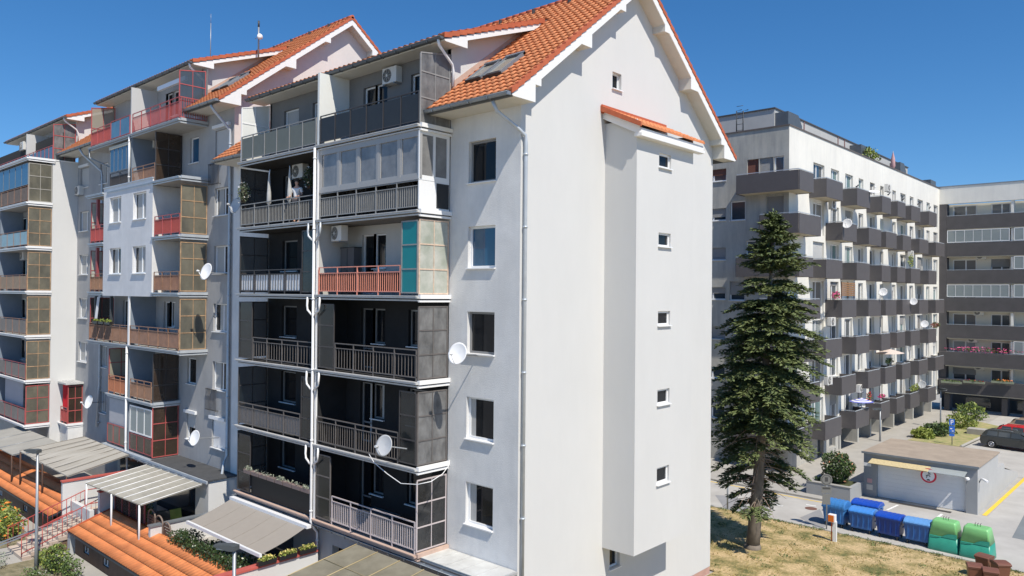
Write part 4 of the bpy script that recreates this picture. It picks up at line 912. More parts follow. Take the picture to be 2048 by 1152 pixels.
for i in range(8):
    x=-30.1+i*.63
    trough(['frosty leaved brown flower box at the left end of the lowest dark balcony','second brown flower box from the left on the lowest dark balcony','third brown flower box from the left on the lowest dark balcony','fourth brown flower box from the left on the lowest dark balcony','brown flower box with a silvery plant in the middle of the lowest dark balcony row','third brown flower box from the right on the lowest dark balcony','second brown flower box from the right on the lowest dark balcony','last brown flower box on the lowest dark balcony, against the white downpipe'][i],(x,16.6,zk(0)+.93),.6,mat('dusty_brown_box',(.2,.15,.14),.6),leafS,None,'brown flower boxes on the lowest dark balcony',ln=[90,20,30,15,110,20,25,60][i],s=.045)
for i in range(3):
    x=-47.85+i*.95
    trough(['black box of green cress like plants, nearest the white curtain','middle black box of bright green plants on the wide brown balcony','black box of bright green plants, nearest the white divider'][i],(x,16.6,zk(2)+1.0),.75,box_black,leafC,None,'boxes of green plants on the wide brown balcony',ln=160)
# terrace table and chairs (folding) on lowest right balcony
t=thing('folding_table','dark folding table with crossed legs behind the chequered balcony railing','table',(-21.9,17.2,zk(0)))
m=MB(**FY(17.2));m.box(-22.7,-21.2,zk(0)+.72,zk(0)+.75,-.3,.3);m.build('table_top',mat('grey_table_top',(.12,.12,.12),.5),t)
m=MB(**FY(17.2))
for s in(-.25,.25): m.tube([(-22.5,zk(0),s),(-21.4,zk(0)+.72,s)],.015,6);m.tube([(-21.4,zk(0),s),(-22.5,zk(0)+.72,s)],.015,6)
m.build('leg_frame',darksteel,t)
# cabinet on the teal balcony
t=thing('storage_cabinet','grey slatted cabinet behind the salmon railing under the air conditioner','cabinet',(-24.9,17.8,zk(3)))
m=MB(**FY(17.6));m.box(-25.15,-24.3,zk(3),zk(3)+1.8,-.35,0);m.build('body',mat('cabinet_grey',(.17,.165,.165),.6,wave=('Z',9,.8)),t)
m=MB(**FY(17.6));m.box(-25.18,-24.27,zk(3)+1.8,zk(3)+1.84,-.36,.02);m.box(-24.74,-24.71,zk(3)+.05,zk(3)+1.78,.001,.012);m.build('lid',darksteel,t)
# ---------------------------------------------------------------- terrace canopies and awning
def canopy(label,pts,m,ribs=7,name='terrace_canopy',ribm=white_paint,th=.05,legs=True,nr=0):
    """pts: back-left, back-right, front-right, front-left"""
    t=thing(name,label,'canopy',tuple((pts[0]+pts[2])/2-Z*2))
    a,b,c,d=pts;m1=MB(U=X,N=Z,V=Y);i=0
    for z in (0,-th): m1.v+=[p+Z*z for p in (a,b,c,d)]
    for f in ((0,1,2,3),(7,6,5,4),(0,4,5,1),(1,5,6,2),(2,6,7,3),(3,7,4,0)): m1.f.append(f)
    m1.build('roof_sheet',m,t)
    m2=MB(U=X,N=Z,V=Y)
    for k in range(ribs+1):
        f=k/ribs;p=a+(b-a)*f;q=d+(c-d)*f;m2.tube([tuple(p+Z*.012),tuple(q+Z*.012)],.02,4)
    for k in range(nr):
        f=(k+1)/(nr+1);m2.tube([tuple(a+(d-a)*f+Z*.012),tuple(b+(c-b)*f+Z*.012)],.015,4)
    m2.build('rib',ribm,t)
    if legs:
        for f in (0.02,.5,.98):
            q=d+(c-d)*f;l=MB(U=X,N=Z,V=Y);l.tube([tuple(q-Z*.04),(q.x,q.y,.2)],.045,4);l.build('post',wood_dark if legs=='wood' else white_paint,t)
    return t
V=Vector
canopy('ribbed polycarbonate terrace canopy in the middle, in front of the charcoal flat roof',[V((-39.9,16.3,2.62)),V((-33.7,16.2,2.72)),V((-33.7,13.5,2.32)),V((-39.9,13.4,2.2))],poly_roof,7)
canopy('long grey boarded terrace canopy below the crimson corner balcony',[V((-48.9,16.35,2.85)),V((-42.4,16.35,2.75)),V((-42.4,13.4,2.1)),V((-48.9,13.0,2.5))],mat('grey_board_roof',(.3,.28,.24),.8,scale=1.2,c2=(.42,.4,.36),stretch=(3,.3,1)),7,ribm=mat('grey_board_rib',(.25,.23,.2),.8),legs='wood')
canopy('small flat grey canopy at the far left, under the lowest rusty screens',[V((-58.0,15.4,2.45)),V((-49.8,15.4,2.45)),V((-49.8,12.9,2.15)),V((-58.0,12.9,2.15))],mat('flat_grey_roof',(.33,.32,.29),.8,.1,.8),3,ribm=steel,legs='wood')
canopy('aged brown polycarbonate canopy in front of the metal porch roof, nearest the camera',[V((-22.1,16.25,2.62)),V((-14.9,16.25,2.62)),V((-14.9,12.2,2.05)),V((-22.1,12.2,2.05))],poly_brown,6,ribm=mat('straw_rib',(.45,.36,.2),.6),nr=2)
t=thing('awning','wide taupe fabric awning with white bars over the terrace hedge','awning',(-28.2,15.5,.6))
m=MB(U=X,N=Z,V=Y);a,b,c,d=V((-31.15,16.35,2.55)),V((-25.35,16.35,2.55)),V((-25.35,14.35,1.93)),V((-31.15,14.35,1.93))
n=12
for i in range(n):
    f0,f1=i/n,(i+1)/n;s0=-.06*math.sin(f0*math.pi);s1=-.06*math.sin(f1*math.pi)
    p=[a+(d-a)*f0+Z*s0,b+(c-b)*f0+Z*s0,b+(c-b)*f1+Z*s1,a+(d-a)*f1+Z*s1];i0=len(m.v);m.v+=p+[q-Z*.008 for q in p];m.f+=[(i0,i0+1,i0+2,i0+3),(i0+7,i0+6,i0+5,i0+4)]
m.build('cloth',awning_cloth,t)
m=MB(U=X,N=Z,V=Y)
for k in (.2,.4,.6,.8):
    m.tube([tuple(a+(b-a)*k+(d-a)*f+Z*(.004-.06*math.sin(f*math.pi))) for f in (0,.25,.5,.75,1)],.006,4)
m.build('seam',mat('seam',(.24,.22,.19),.9),t)
m=MB(**FY(16.3));m.box(-31.2,-25.2,2.5,2.62,-.12,.08);m.build('cassette',white_pvc,t)
m=MB(**FY(14.38));m.box(-31.2,-25.3,1.86,1.98,-.05,.05);m.build('front_bar',white_pvc,t)
for x in (-30.8,-25.7):
    m=MB(U=X,N=Z,V=Y);m.tube([(x,16.4,2.4),(x+(.9 if x<-28 else -.9),15.4,2.1),(x,14.4,1.9)],.03,6);m.build('folding_arm',white_pvc,t)
# ---------------------------------------------------------------- terraces, walls, tiled cellar roofs
def boxthing(name,label,cat,x0,x1,y0,y1,z0,z1,m,part='wall',group=None,cope=None):
    t=thing(name,label,cat,((x0+x1)/2,(y0+y1)/2,z0),group)
    b=MB();b.box(x0,x1,z0,z1,-y1,-y0);b.build(part,m,t)
    if cope: b=MB();b.box(x0-.05,x1+.05,z1,z1+.07,-y1,-y0+.04);b.build('coping',cope,t)
    return t
m=MB();m.box(-60,-39.1,GZ-.3,.35,-17.0,-14.25);m.box(-38.9,-14.9,GZ-.3,.35,-17.0,-14.2);props(m.build('terrace_ground',paving),kind='structure')
boxthing('terrace_wall','white terrace wall with red coping at the head of the stairs, left one','wall',-42.05,-41.85,13.0,16.2,-.7,1.95,white_plaster,cope=coping_red)
boxthing('terrace_wall','low white wall stepping down beside the stair top','wall',-41.84,-39.2,13.35,13.55,-.7,1.0,white_plaster)
boxthing('terrace_wall','white terrace wall with red coping under the ribbed canopy','wall',-39.15,-38.95,13.7,16.4,-.7,1.85,white_plaster,cope=coping_red)
boxthing('terrace_wall','long white terrace wall with red coping carrying three flower boxes','wall',-25.55,-25.3,12.6,16.8,-.7,1.5,white_plaster,cope=coping_red)
boxthing('terrace_wall','white parapet beside the arched wooden fence panels','wall',-33.6,-33.4,13.8,16.6,-.7,1.35,white_plaster,cope=zinc)
for i,l in enumerate(('black flower box of yellow pansies on the red coping, nearest the hedge','middle black flower box of yellow pansies on the red coping','black flower box of yellow pansies on the red coping, nearest the building')):
    trough(l,(-25.35,14.6+i*.85,1.58),.75,box_black,leafC,yellowf,'pansy boxes on the red coping',ln=160,rz=R(90))
def cellar(label,x0,x1,ye,yr,wl=None):
    t=thing('tiled_outbuilding',label,'outbuilding',((x0+x1)/2,13.3,-.7))
    ze,zr=.38,1.0
    tiles(t,x0,x1,ye,ze,yr,zr,m=tile_bright,wl=.24,step=.5,lift=.028,amp=.03,joint=True)
    tiles(t,x0,x1,yr+.75,ze+.25,yr,zr,name='rear_roof',m=tile_bright,wl=.24,step=.4,amp=.03)
    b=MB(**FX(x0+.02));b.prism([(ye-.02,ze-.08),(yr,zr-.08),(yr,zr+.08),(ye-.02,ze+.08)],-.06,.02);b.build('verge_tiles',tile_deep,t)
    h=[(x0+1.3+i*2.3,x0+2.0+i*2.3,-.35,-.02) for i in range(int((x1-x0-2)/2.3)) if i%3!=2]
    b=MB(**FY(ye+.22));wall(b,x0+.25,x1-.1,GZ-.01,.33,h,.12);b.build('wall',brown_wall,t)
    for q in h: window(t,FY(ye+.22),q,.08,.5,False,t=.035)
    b=MB(**FY(ye+.22));b.box(x0+.25,x0+.3,GZ,.4,-(yr-ye)-.5,-.002);b.box(x0+.3,x1-.1,GZ,.33,-.5,-.42);b.build('side_wall',grey_plaster,t)
    b=MB(**FY(ye+.05));b.box(x0+.02,x1,.3,.36,0,.03);b.build('eave_board',mat('eave_dark',(.1,.09,.08),.7),t)
    b=MB();b.box(x0+.3,x1,GZ+.002,GZ+.06,-ye-.2,-ye+.5);b.build('foot_strip',paving,t)
    return t
cellar('low outbuilding with bright orange tiled roof right of the stairs',-38.75,-14.2,12.3,14.15)
cellar('low outbuilding with bright orange tiled roof left of the stairs',-62.0,-41.9,12.45,14.1)
# electricity box
boxthing('utility_box','pale grey utility box at the corner of the orange roofed outbuilding','utility box',-39.0,-38.65,12.35,12.7,-.7,.25,mat('utility_grey',(.45,.46,.46),.5),'cabinet')
# stairs
t=thing('stairway','stone stairway with red handrails between the two orange roofs','stairs',(-40.3,12.2,-.7))
sx0,sx1,n=-41.5,-39.35,9;ys,ye,zs,ze=10.6,13.9,-.7,.55
m=MB(**FX(sx0))
for i in range(n):
    y=ys+(ye-ys)*i/n;z=zs+(ze-zs)*(i+1)/n;y2=ys+(ye-ys)*(i+1)/n;m.prism([(y,z-.3),(y2,z-.14),(y2,z),(y,z)],0,sx1-sx0)
m.build('steps',step_stone,t)
m=MB(**FX(sx1));m.prism([(ys+.2,zs-.01),(ye,zs-.01),(ye,ze-.15),(ys,zs-.02)],-.12,-.02);m.build('side_wall',brown_wall,t)
m=MB(**FX(sx1))
for i in range(n):
    y=ys+(ye-ys)*i/n;y2=ys+(ye-ys)*(i+1)/n;z=zs+(ze-zs)*(i+1)/n;m.box(y,y2,z-.16,z,.0,.05)
m.build('side_trim',mat('stair_trim',(.42,.33,.27),.8),t)
m=MB(U=X,N=Z,V=Y);m.box(sx0,sx1,ye-.01,ye+1,ze-.1,ze);m.build('landing',step_stone,t)
for x in (sx0+.02,sx1-.05):
    m=MB(**FX(x))
    for off in (.92,.2): m.tube([(ys,zs+.1+off,0),(ye,ze+.0+off,0),(ye+.8,ze+off,0)],.025,8)
    for i in range(17):
        f=i/16;m.tube([(ys+(ye-ys)*f,zs+.1+(ze-zs-.1)*f+(.0 if i%4==0 else .2),0),(ys+(ye-ys)*f,zs+.1+(ze-zs-.1)*f+.92,0)],.018 if i%4==0 else .01,6)
    m.build('handrail',mat('stair_rail_red',(.4,.06,.05),.5),t)
m=MB(**FX(sx0+.9))
for o in (0,.35): m.prism([(ys-3.5,zs+.03),(ye-.3,ze+.12),(ye-.3,ze+.16),(ys-3.5,zs+.07)],o,o+.09)
m.build('pram_ramp',steel,t)
# hedge, fences, lattice on terrace
def hedge(label,x0,x1,y,z0,z1,m=leafH):
    t=thing('hedge',label,'hedge',((x0+x1)/2,y,z0));b=MB(U=X,N=Z,V=Y);n=int((x1-x0)*1500)
    for i in range(n):
        x=random.uniform(x0,x1);yy=y+random.uniform(-.4,.4);z=random.uniform(z0,z1+.1*math.sin(x*3)+.06*math.sin(x*9));p=Vector((x,yy,z))
        a=Vector((random.gauss(0,1),random.gauss(0,1),random.gauss(0,1))).normalized();c=a.cross(Vector((random.gauss(0,1),random.gauss(0,1),random.gauss(0,1)))).normalized();s=random.uniform(.03,.06);k=len(b.v);b.v+=[p-a*s,p+c*s*.6,p+a*s,p-c*s*.6];b.f.append((k,k+1,k+2,k+3))
    b.build('foliage',m,t);b=MB(U=X,N=Z,V=Y)
    for i in range(int((x1-x0)/.5)): b.tube([(x0+.25+i*.5,y,z0-.4),(x0+.3+i*.5,y+.05,z1-.2)],.02,5)
    b.build('stem',wood_dark,t)
hedge('glossy dark green hedge along the terrace edge under the taupe awning',-32.2,-25.7,14.35,.5,1.5)
for i in range(3):
    x=-34.85+i*.78;t=thing('fence_panel',['arched dark slatted fence panel beside the canopy post','middle arched dark slatted fence panel','arched dark slatted fence panel beside the hedge'][i],'fence',(x+.35,14.4,.5),'arched wooden fence panels')
    m=MB(**FY(14.3));zt=1.75-.12*i
    arc=[(x+.36+.36*math.cos(a*math.pi/10),zt-.25+.3*math.sin(a*math.pi/10),0) for a in range(11)]
    m.tube([(x+.72,.3,0)]+arc+[(x,.3,0)],.035,6);m.build('frame',mat('fence_frame',(.2,.15,.12),.8),t)
    m=MB(**FY(14.3))
    for k in range(10):
        z=.4+k*.12
        if z<zt-.15: m.box(x+.03,x+.69,z,z+.09,-.01,.015)
    m.build('slats',wood_dark,t)
t=thing('lattice_screen','maroon lattice screen under the ribbed canopy','lattice',(-37.2,14.35,.5))
m=MB(**FY(14.35))
for i in range(5):
    x=-38.8+i*.85;m.box(x,x+.07,.3,2.35,-.03,.03)
m.build('post',frame_maroon,t)
m=MB(**FY(14.35))
for i in range(-8,24):
    a=-38.8+i*.16
    for sgn in (1,-1):
        p0,p1=(a,.4),(a+1.7,2.1)
        pts=[]
        for f in range(0,11):
            x=p0[0]+(p1[0]-p0[0])*f/10;z=p0[1]+(p1[1]-p0[1])*f/10
            if sgn<0:z=2.5-z
            if -38.8<=x<=-35.3: pts.append((x,z,0))
        if len(pts)>1: m.tube([pts[0],pts[-1]],.02,4)
m.build('lattice',wood_dark,t)
bush('shrub','lime green shrub seen through the maroon lattice','shrub',(-37.0,14.95,1.2),(.9,.3,.5),380,.06,leafC,leafA)
# chairs on terrace seen below canopy
t=thing('garden_chair','lime green garden chair on the terrace under the ribbed canopy','chair',(-34.6,15.6,.36))
m=MB(**FY(15.6));m.box(-34.9,-34.4,.75,.8,-.25,.25);m.build('seat',leafC,t);m=MB(**FY(15.6));m.prism([(-34.93,.8),(-34.88,.8),(-35.05,1.45),(-35.1,1.45)],-.25,.25);m.build('backrest',leafC,t)
for a in (-34.87,-34.43):
    for s in(-.22,.22): m=MB(**FY(15.6));m.tube([(a,.36,s),(a,.75,s)],.018,6);m.build('leg',darksteel,t)
# street lamps
def lamp(label,x,y,zt,hd,group='grey street lamps',zb=GZ):
    t=thing('street_lamp',label,'street lamp',(x,y,zb),group)
    m=MB(U=X,N=Z,V=Y);m.tube([(x,y,zb),(x,y,zb+1.2),(x,y,zt)],.085,12,r2=.05);m.build('pole',steel,t)
    h=Vector(hd);a=Vector((x,y,zt));m=MB(O=a,U=h.normalized(),N=h.normalized().cross(Z),V=Z);m.prism([(-.08,-.06),(.12,-.08),(.62,.0),(.66,.05),(.1,.1),(-.08,.08)],-.13,.13);m.build('lamp_head',mat('lamp_head',(.07,.08,.085),.5),t)
    m=MB(O=a,U=h.normalized(),N=h.normalized().cross(Z),V=Z);m.box(.2,.58,-.075,-.05,-.09,.09);m.build('lens',mat('lamp_lens',(.6,.6,.6),.2),t)
q=at(72,1148,'z',GZ);lamp('grey street lamp standing beside the red railed stairs',q.x,q.y,at(75,903,'y',q.y).z,(-.9,-.43,0))
q=at(469,1096,'y',11.2);lamp('grey street lamp in front of the hedge, cut off by the picture bottom',q.x,q.y,q.z,(-.9,-.43,0))
# garden in the lower left
m=MB();m.V=Y;m.N=Z;m.quad((-60,4,GZ+.004),(-41.9,4,GZ+.004),(-41.9,12.2,GZ+.004),(-60,12.2,GZ+.004));m.build('garden_bed',mat('garden_soil',(.12,.11,.06),1,scale=2.5,c2=(.28,.24,.15),bump=.5,bscale=20),kind='structure')
m=MB();m.V=Y;m.N=Z;m.quad((-39.2,4,GZ+.004),(-20,4,GZ+.004),(-20,11.6,GZ+.004),(-39.2,11.6,GZ+.004));m.build('garden_bed',mat('garden_soil',(.12,.11,.06)),kind='structure')
bush('flower_bush','tall green plant with orange lilies beside the stairs','flowers',(-43.4,11.0,.1),(1.3,.7,.75),900,.1,leafC,leafA,None,orangef,nf=55)
bush('flower_bush','orange lily clump by the left picture edge','flowers',(-45.6,11.2,.1),(1.0,.6,.7),700,.1,leafA,leafC,None,orangef,nf=45)
bush('shrub','silvery rounded shrub at the foot of the stairs','shrub',(-39.2,9.4,-.35),(.8,.6,.35),700,.05,leafS)
bush('shrub','feathery green shrub between the lamp and the outbuilding wall','shrub',(-36.7,11.2,-.1),(.85,.5,.6),900,.07,leafA,leafC)
bush('shrub','small bright green shrub at the base of the stair side wall','shrub',(-38.1,11.1,-.35),(.4,.3,.35),260,.06,leafC,leafA)
bush('shrub','low green shrub right of the feathery one, against the brown wall','shrub',(-35.4,11.4,-.25),(.6,.4,.45),500,.06,leafA)
bush('shrub','sprawling low shrub at the bottom edge in front of the lamp','shrub',(-35.9,10.2,-.45),(1.2,.5,.25),600,.05,leafA,leafS)
# ================================================================ right hand side: lawn, road, kerbs
KS=1.086
def q3(v): return 11.5+(v-11.5)*KS
m=MB();m.V=Y;m.N=Z
ys=[40.4]
m.quad((-60,-20,GZ+.03),(60,-20,GZ+.03),(60,40.35,GZ+.03),(-60,40.35,GZ+.03));
lw=MB();lw.V=Y;lw.N=Z;lw.quad((-15.95,-20,GZ+.05),(40,-20,GZ+.05),(40,40.3,GZ+.05),(-15.95,40.3,GZ+.05));lw.quad((-60,31,GZ+.05),(-15.95,31,GZ+.05),(-15.95,40.3,GZ+.05),(-60,40.3,GZ+.05));props(lw.build('lawn',lawn),kind='structure')
k=MB();k.box(-60,40,GZ-.1,GZ+.09,-40.42,-40.3);props(k.build('kerb',paving),kind='structure')
r=MB();r.V=Y;r.N=Z;r.quad((-80,40.42,GZ-.005),(40,40.42,GZ-.005),(40,46.2,GZ-.005),(-80,46.2,GZ-.005));r.quad((-8.9,46.2,GZ-.005),(40,46.2,GZ-.005),(40,95,GZ-.005),(-8.9,95,GZ-.005));r.quad((-15.6,62.0,GZ-.003),(-8.9,62.0,GZ-.003),(-8.9,95,GZ-.003),(-15.6,95,GZ-.003));r.quad((-14.6,46.2,GZ-.003),(-8.9,46.2,GZ-.003),(-8.9,49.5,GZ-.003),(-14.6,49.5,GZ-.003));props(r.build('road',asphalt),kind='structure')
k=MB();k.box(-80,-16.6,GZ-.1,GZ+.1,-92,-46.25);props(k.build('pavement',paving),kind='structure')
def line(name,pts,w,mm,z=GZ+.001,**k):
    m=MB();m.V=Y;m.N=Z
    for a,b in zip(pts,pts[1:]):
        a,b=Vector(a),Vector(b);d=(b-a).normalized();n=Vector((-d.y,d.x))*w/2;m.quad((a.x-n.x,a.y-n.y,z),(b.x-n.x,b.y-n.y,z),(b.x+n.x,b.y+n.y,z),(a.x+n.x,a.y+n.y,z))
    return m.build(name,mm,kind='structure')
line('kerb_marking',[(-30,45.9),(-17,45.9),(-15.6,46.0),(-14.9,46.4),(-14.3,47.4)],.12,yellow_line)
line('road_marking',[(-9.1,49.6),(-8.95,62),(-8.9,70)],.22,yellow_line)
for i,(a,b) in enumerate((((1455,1016),(1490,1003)),((1612,1009),(1632,1012)),((1774,1020),(1796,1010)),((1868,1040),(1884,1028)),((1566,1012),(1545,1008)))):
    A,B=P(*a),P(*b);line('road_marking',[(A.x,A.y),(B.x,B.y)],.13,white_line)
for (a,b) in (((1740,950+60),(1905,1042)),):
    A,B=P(1880,1022+0),P(1905,1012)
q=P(1622,1017);m=MB();m.V=Y;m.N=Z;m.cyl((q.x,q.y,GZ+.0),(0,0,1),.33,.02,20);props(m.build('manhole_cover',mat('rusty_iron',(.16,.08,.06),.8)),kind='structure')
m=MB();m.V=Y;m.N=Z;m.quad((-13.9,48.75,GZ+.002),(-10.6,48.75,GZ+.002),(-10.6,49.15,GZ+.002),(-13.9,49.15,GZ+.002));props(m.build('drain_grate',mat('grate',(.08,.075,.07),.7,wave=('X',20,.8))),kind='structure')
# patched darker asphalt strips on the road, reserved bays
for (a,b,c,d) in (((1450,985),(1500,978),(1560,1010),(1510,1030)),((1590,1028),(1640,1005),(1700,1050),(1640,1062))):
    pass
sheet('asphalt_patch',[P(1430,990),P(1470,992),P(1520,1033),P(1450,1018)],mat('patch_asphalt',(.26,.26,.265),.9,.1,.7),GZ+.0015,kind='structure')
sheet('asphalt_patch',[P(1600,1035),P(1640,1018),P(1655,1050),P(1640,1060)],mat('patch_asphalt',(.26,.26,.265)),GZ+.0015,kind='structure')
sheet('asphalt_patch',[P(2048,1030),P(2024,1075),P(2048,1080),P(2070,1055)],mat('dark_patch',(.18,.2,.21),.9,.1,.7),GZ+.0015,kind='structure')
# weeds and dry tufts on the lawn
b=MB(U=X,N=Z,V=Y);random.seed(11)
for i in range(5200):
    x=random.uniform(-22,-5);y=random.uniform(30.5,40.2);cl=math.sin(x*1.7+y)*math.sin(y*1.3-x*.6)
    if cl<random.uniform(-.6,.9): continue
    p=Vector((x,y,GZ+.05))
    for j in range(3):
        a=random.uniform(0,6.28);h=random.uniform(.04,.11);d=Vector((math.cos(a),math.sin(a),0))*.02;t=Vector((math.cos(a+1)*.05,math.sin(a+1)*.05,h));k=len(b.v);b.v+=[p-d,p+d,p+t];b.f.append((k,k+1,k+2))
props(b.build('dry_grass',mat('dry_grass_blade',(.3,.25,.09),.9,scale=1.2,c2=(.5,.38,.17))),'dry yellow grass tufts scattered over the lawn','grass',kind='stuff')
b=MB(U=X,N=Z,V=Y)
for i in range(60):
    x=random.uniform(-19,-5.5);y=random.uniform(31,40.1);n=random.randint(10,40)
    leaves(b,(x,y,GZ+.1),(.3,.22,.07),n,.045,1,0)
props(b.build('weeds',leafA),'small green weed patches growing in the dry lawn','weeds',kind='stuff')
b=MB(U=X,N=Z,V=Y)
for i in range(120): leaves(b,(random.uniform(-22,-6),40.15+random.uniform(-.12,.1),GZ+.12),(.2,.08,.06),14,.04,1,0)
props(b.build('kerb_weeds',leafA),'weeds growing along the kerb','weeds',kind='stuff')
# ---------------------------------------------------------------- conifer
random.seed(5)
tb=P(1505,1098);base=Vector((tb.x,tb.y,GZ));top=at(1549,428,'y',tb.y);top=Vector((top.x,tb.y,top.z))
t=thing('fir_tree','tall dark fir tree with a bare lower trunk standing on the dry lawn','tree',tuple(base))
H=top.z-base.z
def axis(f): return base+(top-base)*f+Vector((.12*math.sin(f*3),0,0))*(1-f)
m=MB(U=X,N=Z,V=Y)
m.tube([tuple(base-Z*.1),tuple(base+Z*.25)],.46,12,r2=.36)
m.tube([tuple(axis(f/14)) for f in range(15)],.33,12,r2=.03);m.build('trunk',bark,t)
# crown half-width (left, right) by height fraction, read from its outline
prof=[(.07,.4,.5),(.1,.9,1.5),(.16,1.2,2.0),(.24,1.7,2.2),(.33,2.05,2.25),(.42,2.3,2.4),(.5,2.35,2.25),(.58,2.3,2.4),(.66,1.95,2.35),(.74,1.65,2.0),(.82,1.35,1.75),(.9,.95,1.05),(.96,.6,.55),(1,.12,.12)]
def radius(f,ang):
    for (a,l0,r0),(b,l1,r1) in zip(prof,prof[1:]):
        if a<=f<=b: g=(f-a)/(b-a);l=l0+(l1-l0)*g;r=r0+(r1-r0)*g;break
    else: l=r=.3
    c=math.cos(ang)       # ang measured from the picture-right direction
    return l*(.5-.5*c)+r*(.5+.5*c)
fol=MB(U=X,N=Z,V=Y);lim=MB(U=X,N=Z,V=Y);bare=MB(U=X,N=Z,V=Y)
Rt=Vector((AR.x,AR.y,0)).normalized();Fw=Vector((AF.x,AF.y,0)).normalized()
def needlequad(p,d,s,w):
    side=d.cross(Z);side=side.normalized() if side.length>.05 else X
    n=(side+Z*random.uniform(-.7,.7)).normalized()*w
    k=len(fol.v);fol.v+=[p-n,p+d*s*.5-n*1.1,p+d*s,p+d*s*.5+n*1.1,p+n];fol.f.append((k,k+1,k+2,k+3,k+4))
f=.135
while f<.985:
    nb=8 if f<.8 else 7
    off=random.uniform(0,6.28)
    for i in range(nb):
        ang=off+i*2*math.pi/nb+random.uniform(-.3,.3);L=radius(f,ang)*random.uniform(.8,1.12)
        if f<.36 and math.sin(ang)<-.1 and random.random()<.93: continue
        if f<.18 and random.random()<.35: continue
        ff=f+random.uniform(-.012,.012);a=axis(ff);d=Rt*math.cos(ang)+Fw*math.sin(ang)
        droop=.42*(1-f)+.02;lift=.28 if f<.75 else .55
        pts=[]
        n=6
        for j in range(n+1):
            g=j/n;pts.append(a+d*L*g+Z*(lift*L*g*(1-g)*.6-droop*L*g*g+(.0 if f<.8 else .45*L*g)))
        lim.tube([tuple(p) for p in pts],.035*(1-f)+.012,5,r2=.006,cap=False)
        start=.28 if f<.3 else .15
        if f<.2 and random.random()<.5: start=.55
        nt=int(9+L*8)
        for j in range(nt):
            g=start+(1-start)*(j+random.random())/nt;idx=min(int(g*n),n-1);p=pts[idx].lerp(pts[idx+1],g*n-idx)
            sw=L*.3*(1.25-.75*g)+.16
            for s in (-1,1):
                dd=(d*.75+d.cross(Z)*s*random.uniform(.5,1.1)+Z*random.uniform(-.28,.05)).normalized();tl=sw*random.uniform(.6,1.15)
                nn=max(3,int(tl/.075))
                for k in range(nn):
                    q=p+dd*tl*k/nn+Vector((random.uniform(-.03,.03),random.uniform(-.03,.03),random.uniform(-.05,.03)))
                    ed=(dd+Vector((random.uniform(-.6,.6),random.uniform(-.6,.6),random.uniform(-.45,.3)))).normalized()
                    needlequad(q,ed,random.uniform(.13,.22),random.uniform(.026,.046))
    f+=.0235 if f<.85 else .02
for i in range(900):
    a=axis(random.uniform(.93,1.0));needlequad(a+Vector((random.gauss(0,.12),random.gauss(0,.12),random.gauss(0,.08))),Vector((random.gauss(0,.6),random.gauss(0,.6),random.uniform(.1,1))).normalized(),.16,.025)
fol.build('foliage',needle,t);lim.build('branches',bark,t)
for i in range(46):
    ff=random.uniform(.14,.38);ang=random.uniform(-3.6,.4);a=axis(ff);d=Rt*math.cos(ang)+Fw*math.sin(ang);L=random.uniform(.8,1.9);dr=random.uniform(.3,.9)
    bare.tube([tuple(a+d*L*g+Z*(.25*g-dr*g*g)*L) for g in (0,.25,.5,.75,1)],.022,5,r2=.006)
bare.build('bare_twigs',twig,t)
# ---------------------------------------------------------------- long block on the right
B4=thing('apartment_block','long cream apartment block on the right with rows of anthracite balcony boxes','building',(-28,70,-.7))
XW=-21.4;YN=48.0*KS;YFar=87.0*KS-.0
RT=q3(22.5)
hd=[(52.1,54.15,2),(55.4,57.05,1),(58.35,60.0,2),(61.3,62.4,0),(64.0,65.2,1),(66.6,67.5,0),(69.9,70.9,0),(72.2,73.8,1),(75.1,76.3,0),(77.6,79.5,2),(80.75,81.9,0),(83.3,84.9,1)]
PT=2.70
holes=[];info=[]
random.seed(21)
for r in range(7):
    zh=20.7-PT*r
    for j,(a,b,ty) in enumerate(hd):
        door=(ty==2) or (ty==1 and r%2==0)
        zl=zh-(2.25 if door else 1.45)
        if (r,j) in ((0,4),(0,5)): zl=zh-1.0
        holes.append((a*KS,b*KS,q3(zl),q3(zh)));info.append((r,j,door))
gh=[(50.2*KS,51.2*KS,GZ+.35,q3(1.7)),(53.1*KS,54.3*KS,GZ+.05,q3(1.7)),(55.3*KS,56.6*KS,GZ+.5,q3(1.8))]
m=MB(**FX(XW));wall(m,YN,YFar,q3(1.95),RT,holes,.28);m.build('long_wall',cream_plaster,B4)
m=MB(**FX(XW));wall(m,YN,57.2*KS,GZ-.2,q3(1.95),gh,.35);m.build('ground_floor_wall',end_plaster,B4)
for h in gh: window(B4,FX(XW),h,.25,.5,False,gl=glass_far,fr=grey_pvc)
m=MB(**FX(XW-3));m.box(57*KS,YFar,GZ-.2,q3(1.95),-.2,0);m.build('recessed_ground_wall',wing_dark,B4)
m=MB(**FX(XW-2.96));
for i in range(9): m=MB(**FX(XW-2.96));m.box(58*KS+i*3.3,58*KS+i*3.3+1.9,GZ+.1,q3(1.5),0,.02);m.build('recessed_glazing',glass_far,B4)
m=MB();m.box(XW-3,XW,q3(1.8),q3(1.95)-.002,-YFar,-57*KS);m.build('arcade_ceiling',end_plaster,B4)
for y in (57.3,61.2,64.2,66.9,70.3,73.5,76.2,79.5,82.5):
    m=MB();y1=y*KS;m.box(XW-2.5,XW+.05,GZ-.1,q3(1.8),-y1-.32,-y1);m.build('arcade_pier',end_plaster,B4)
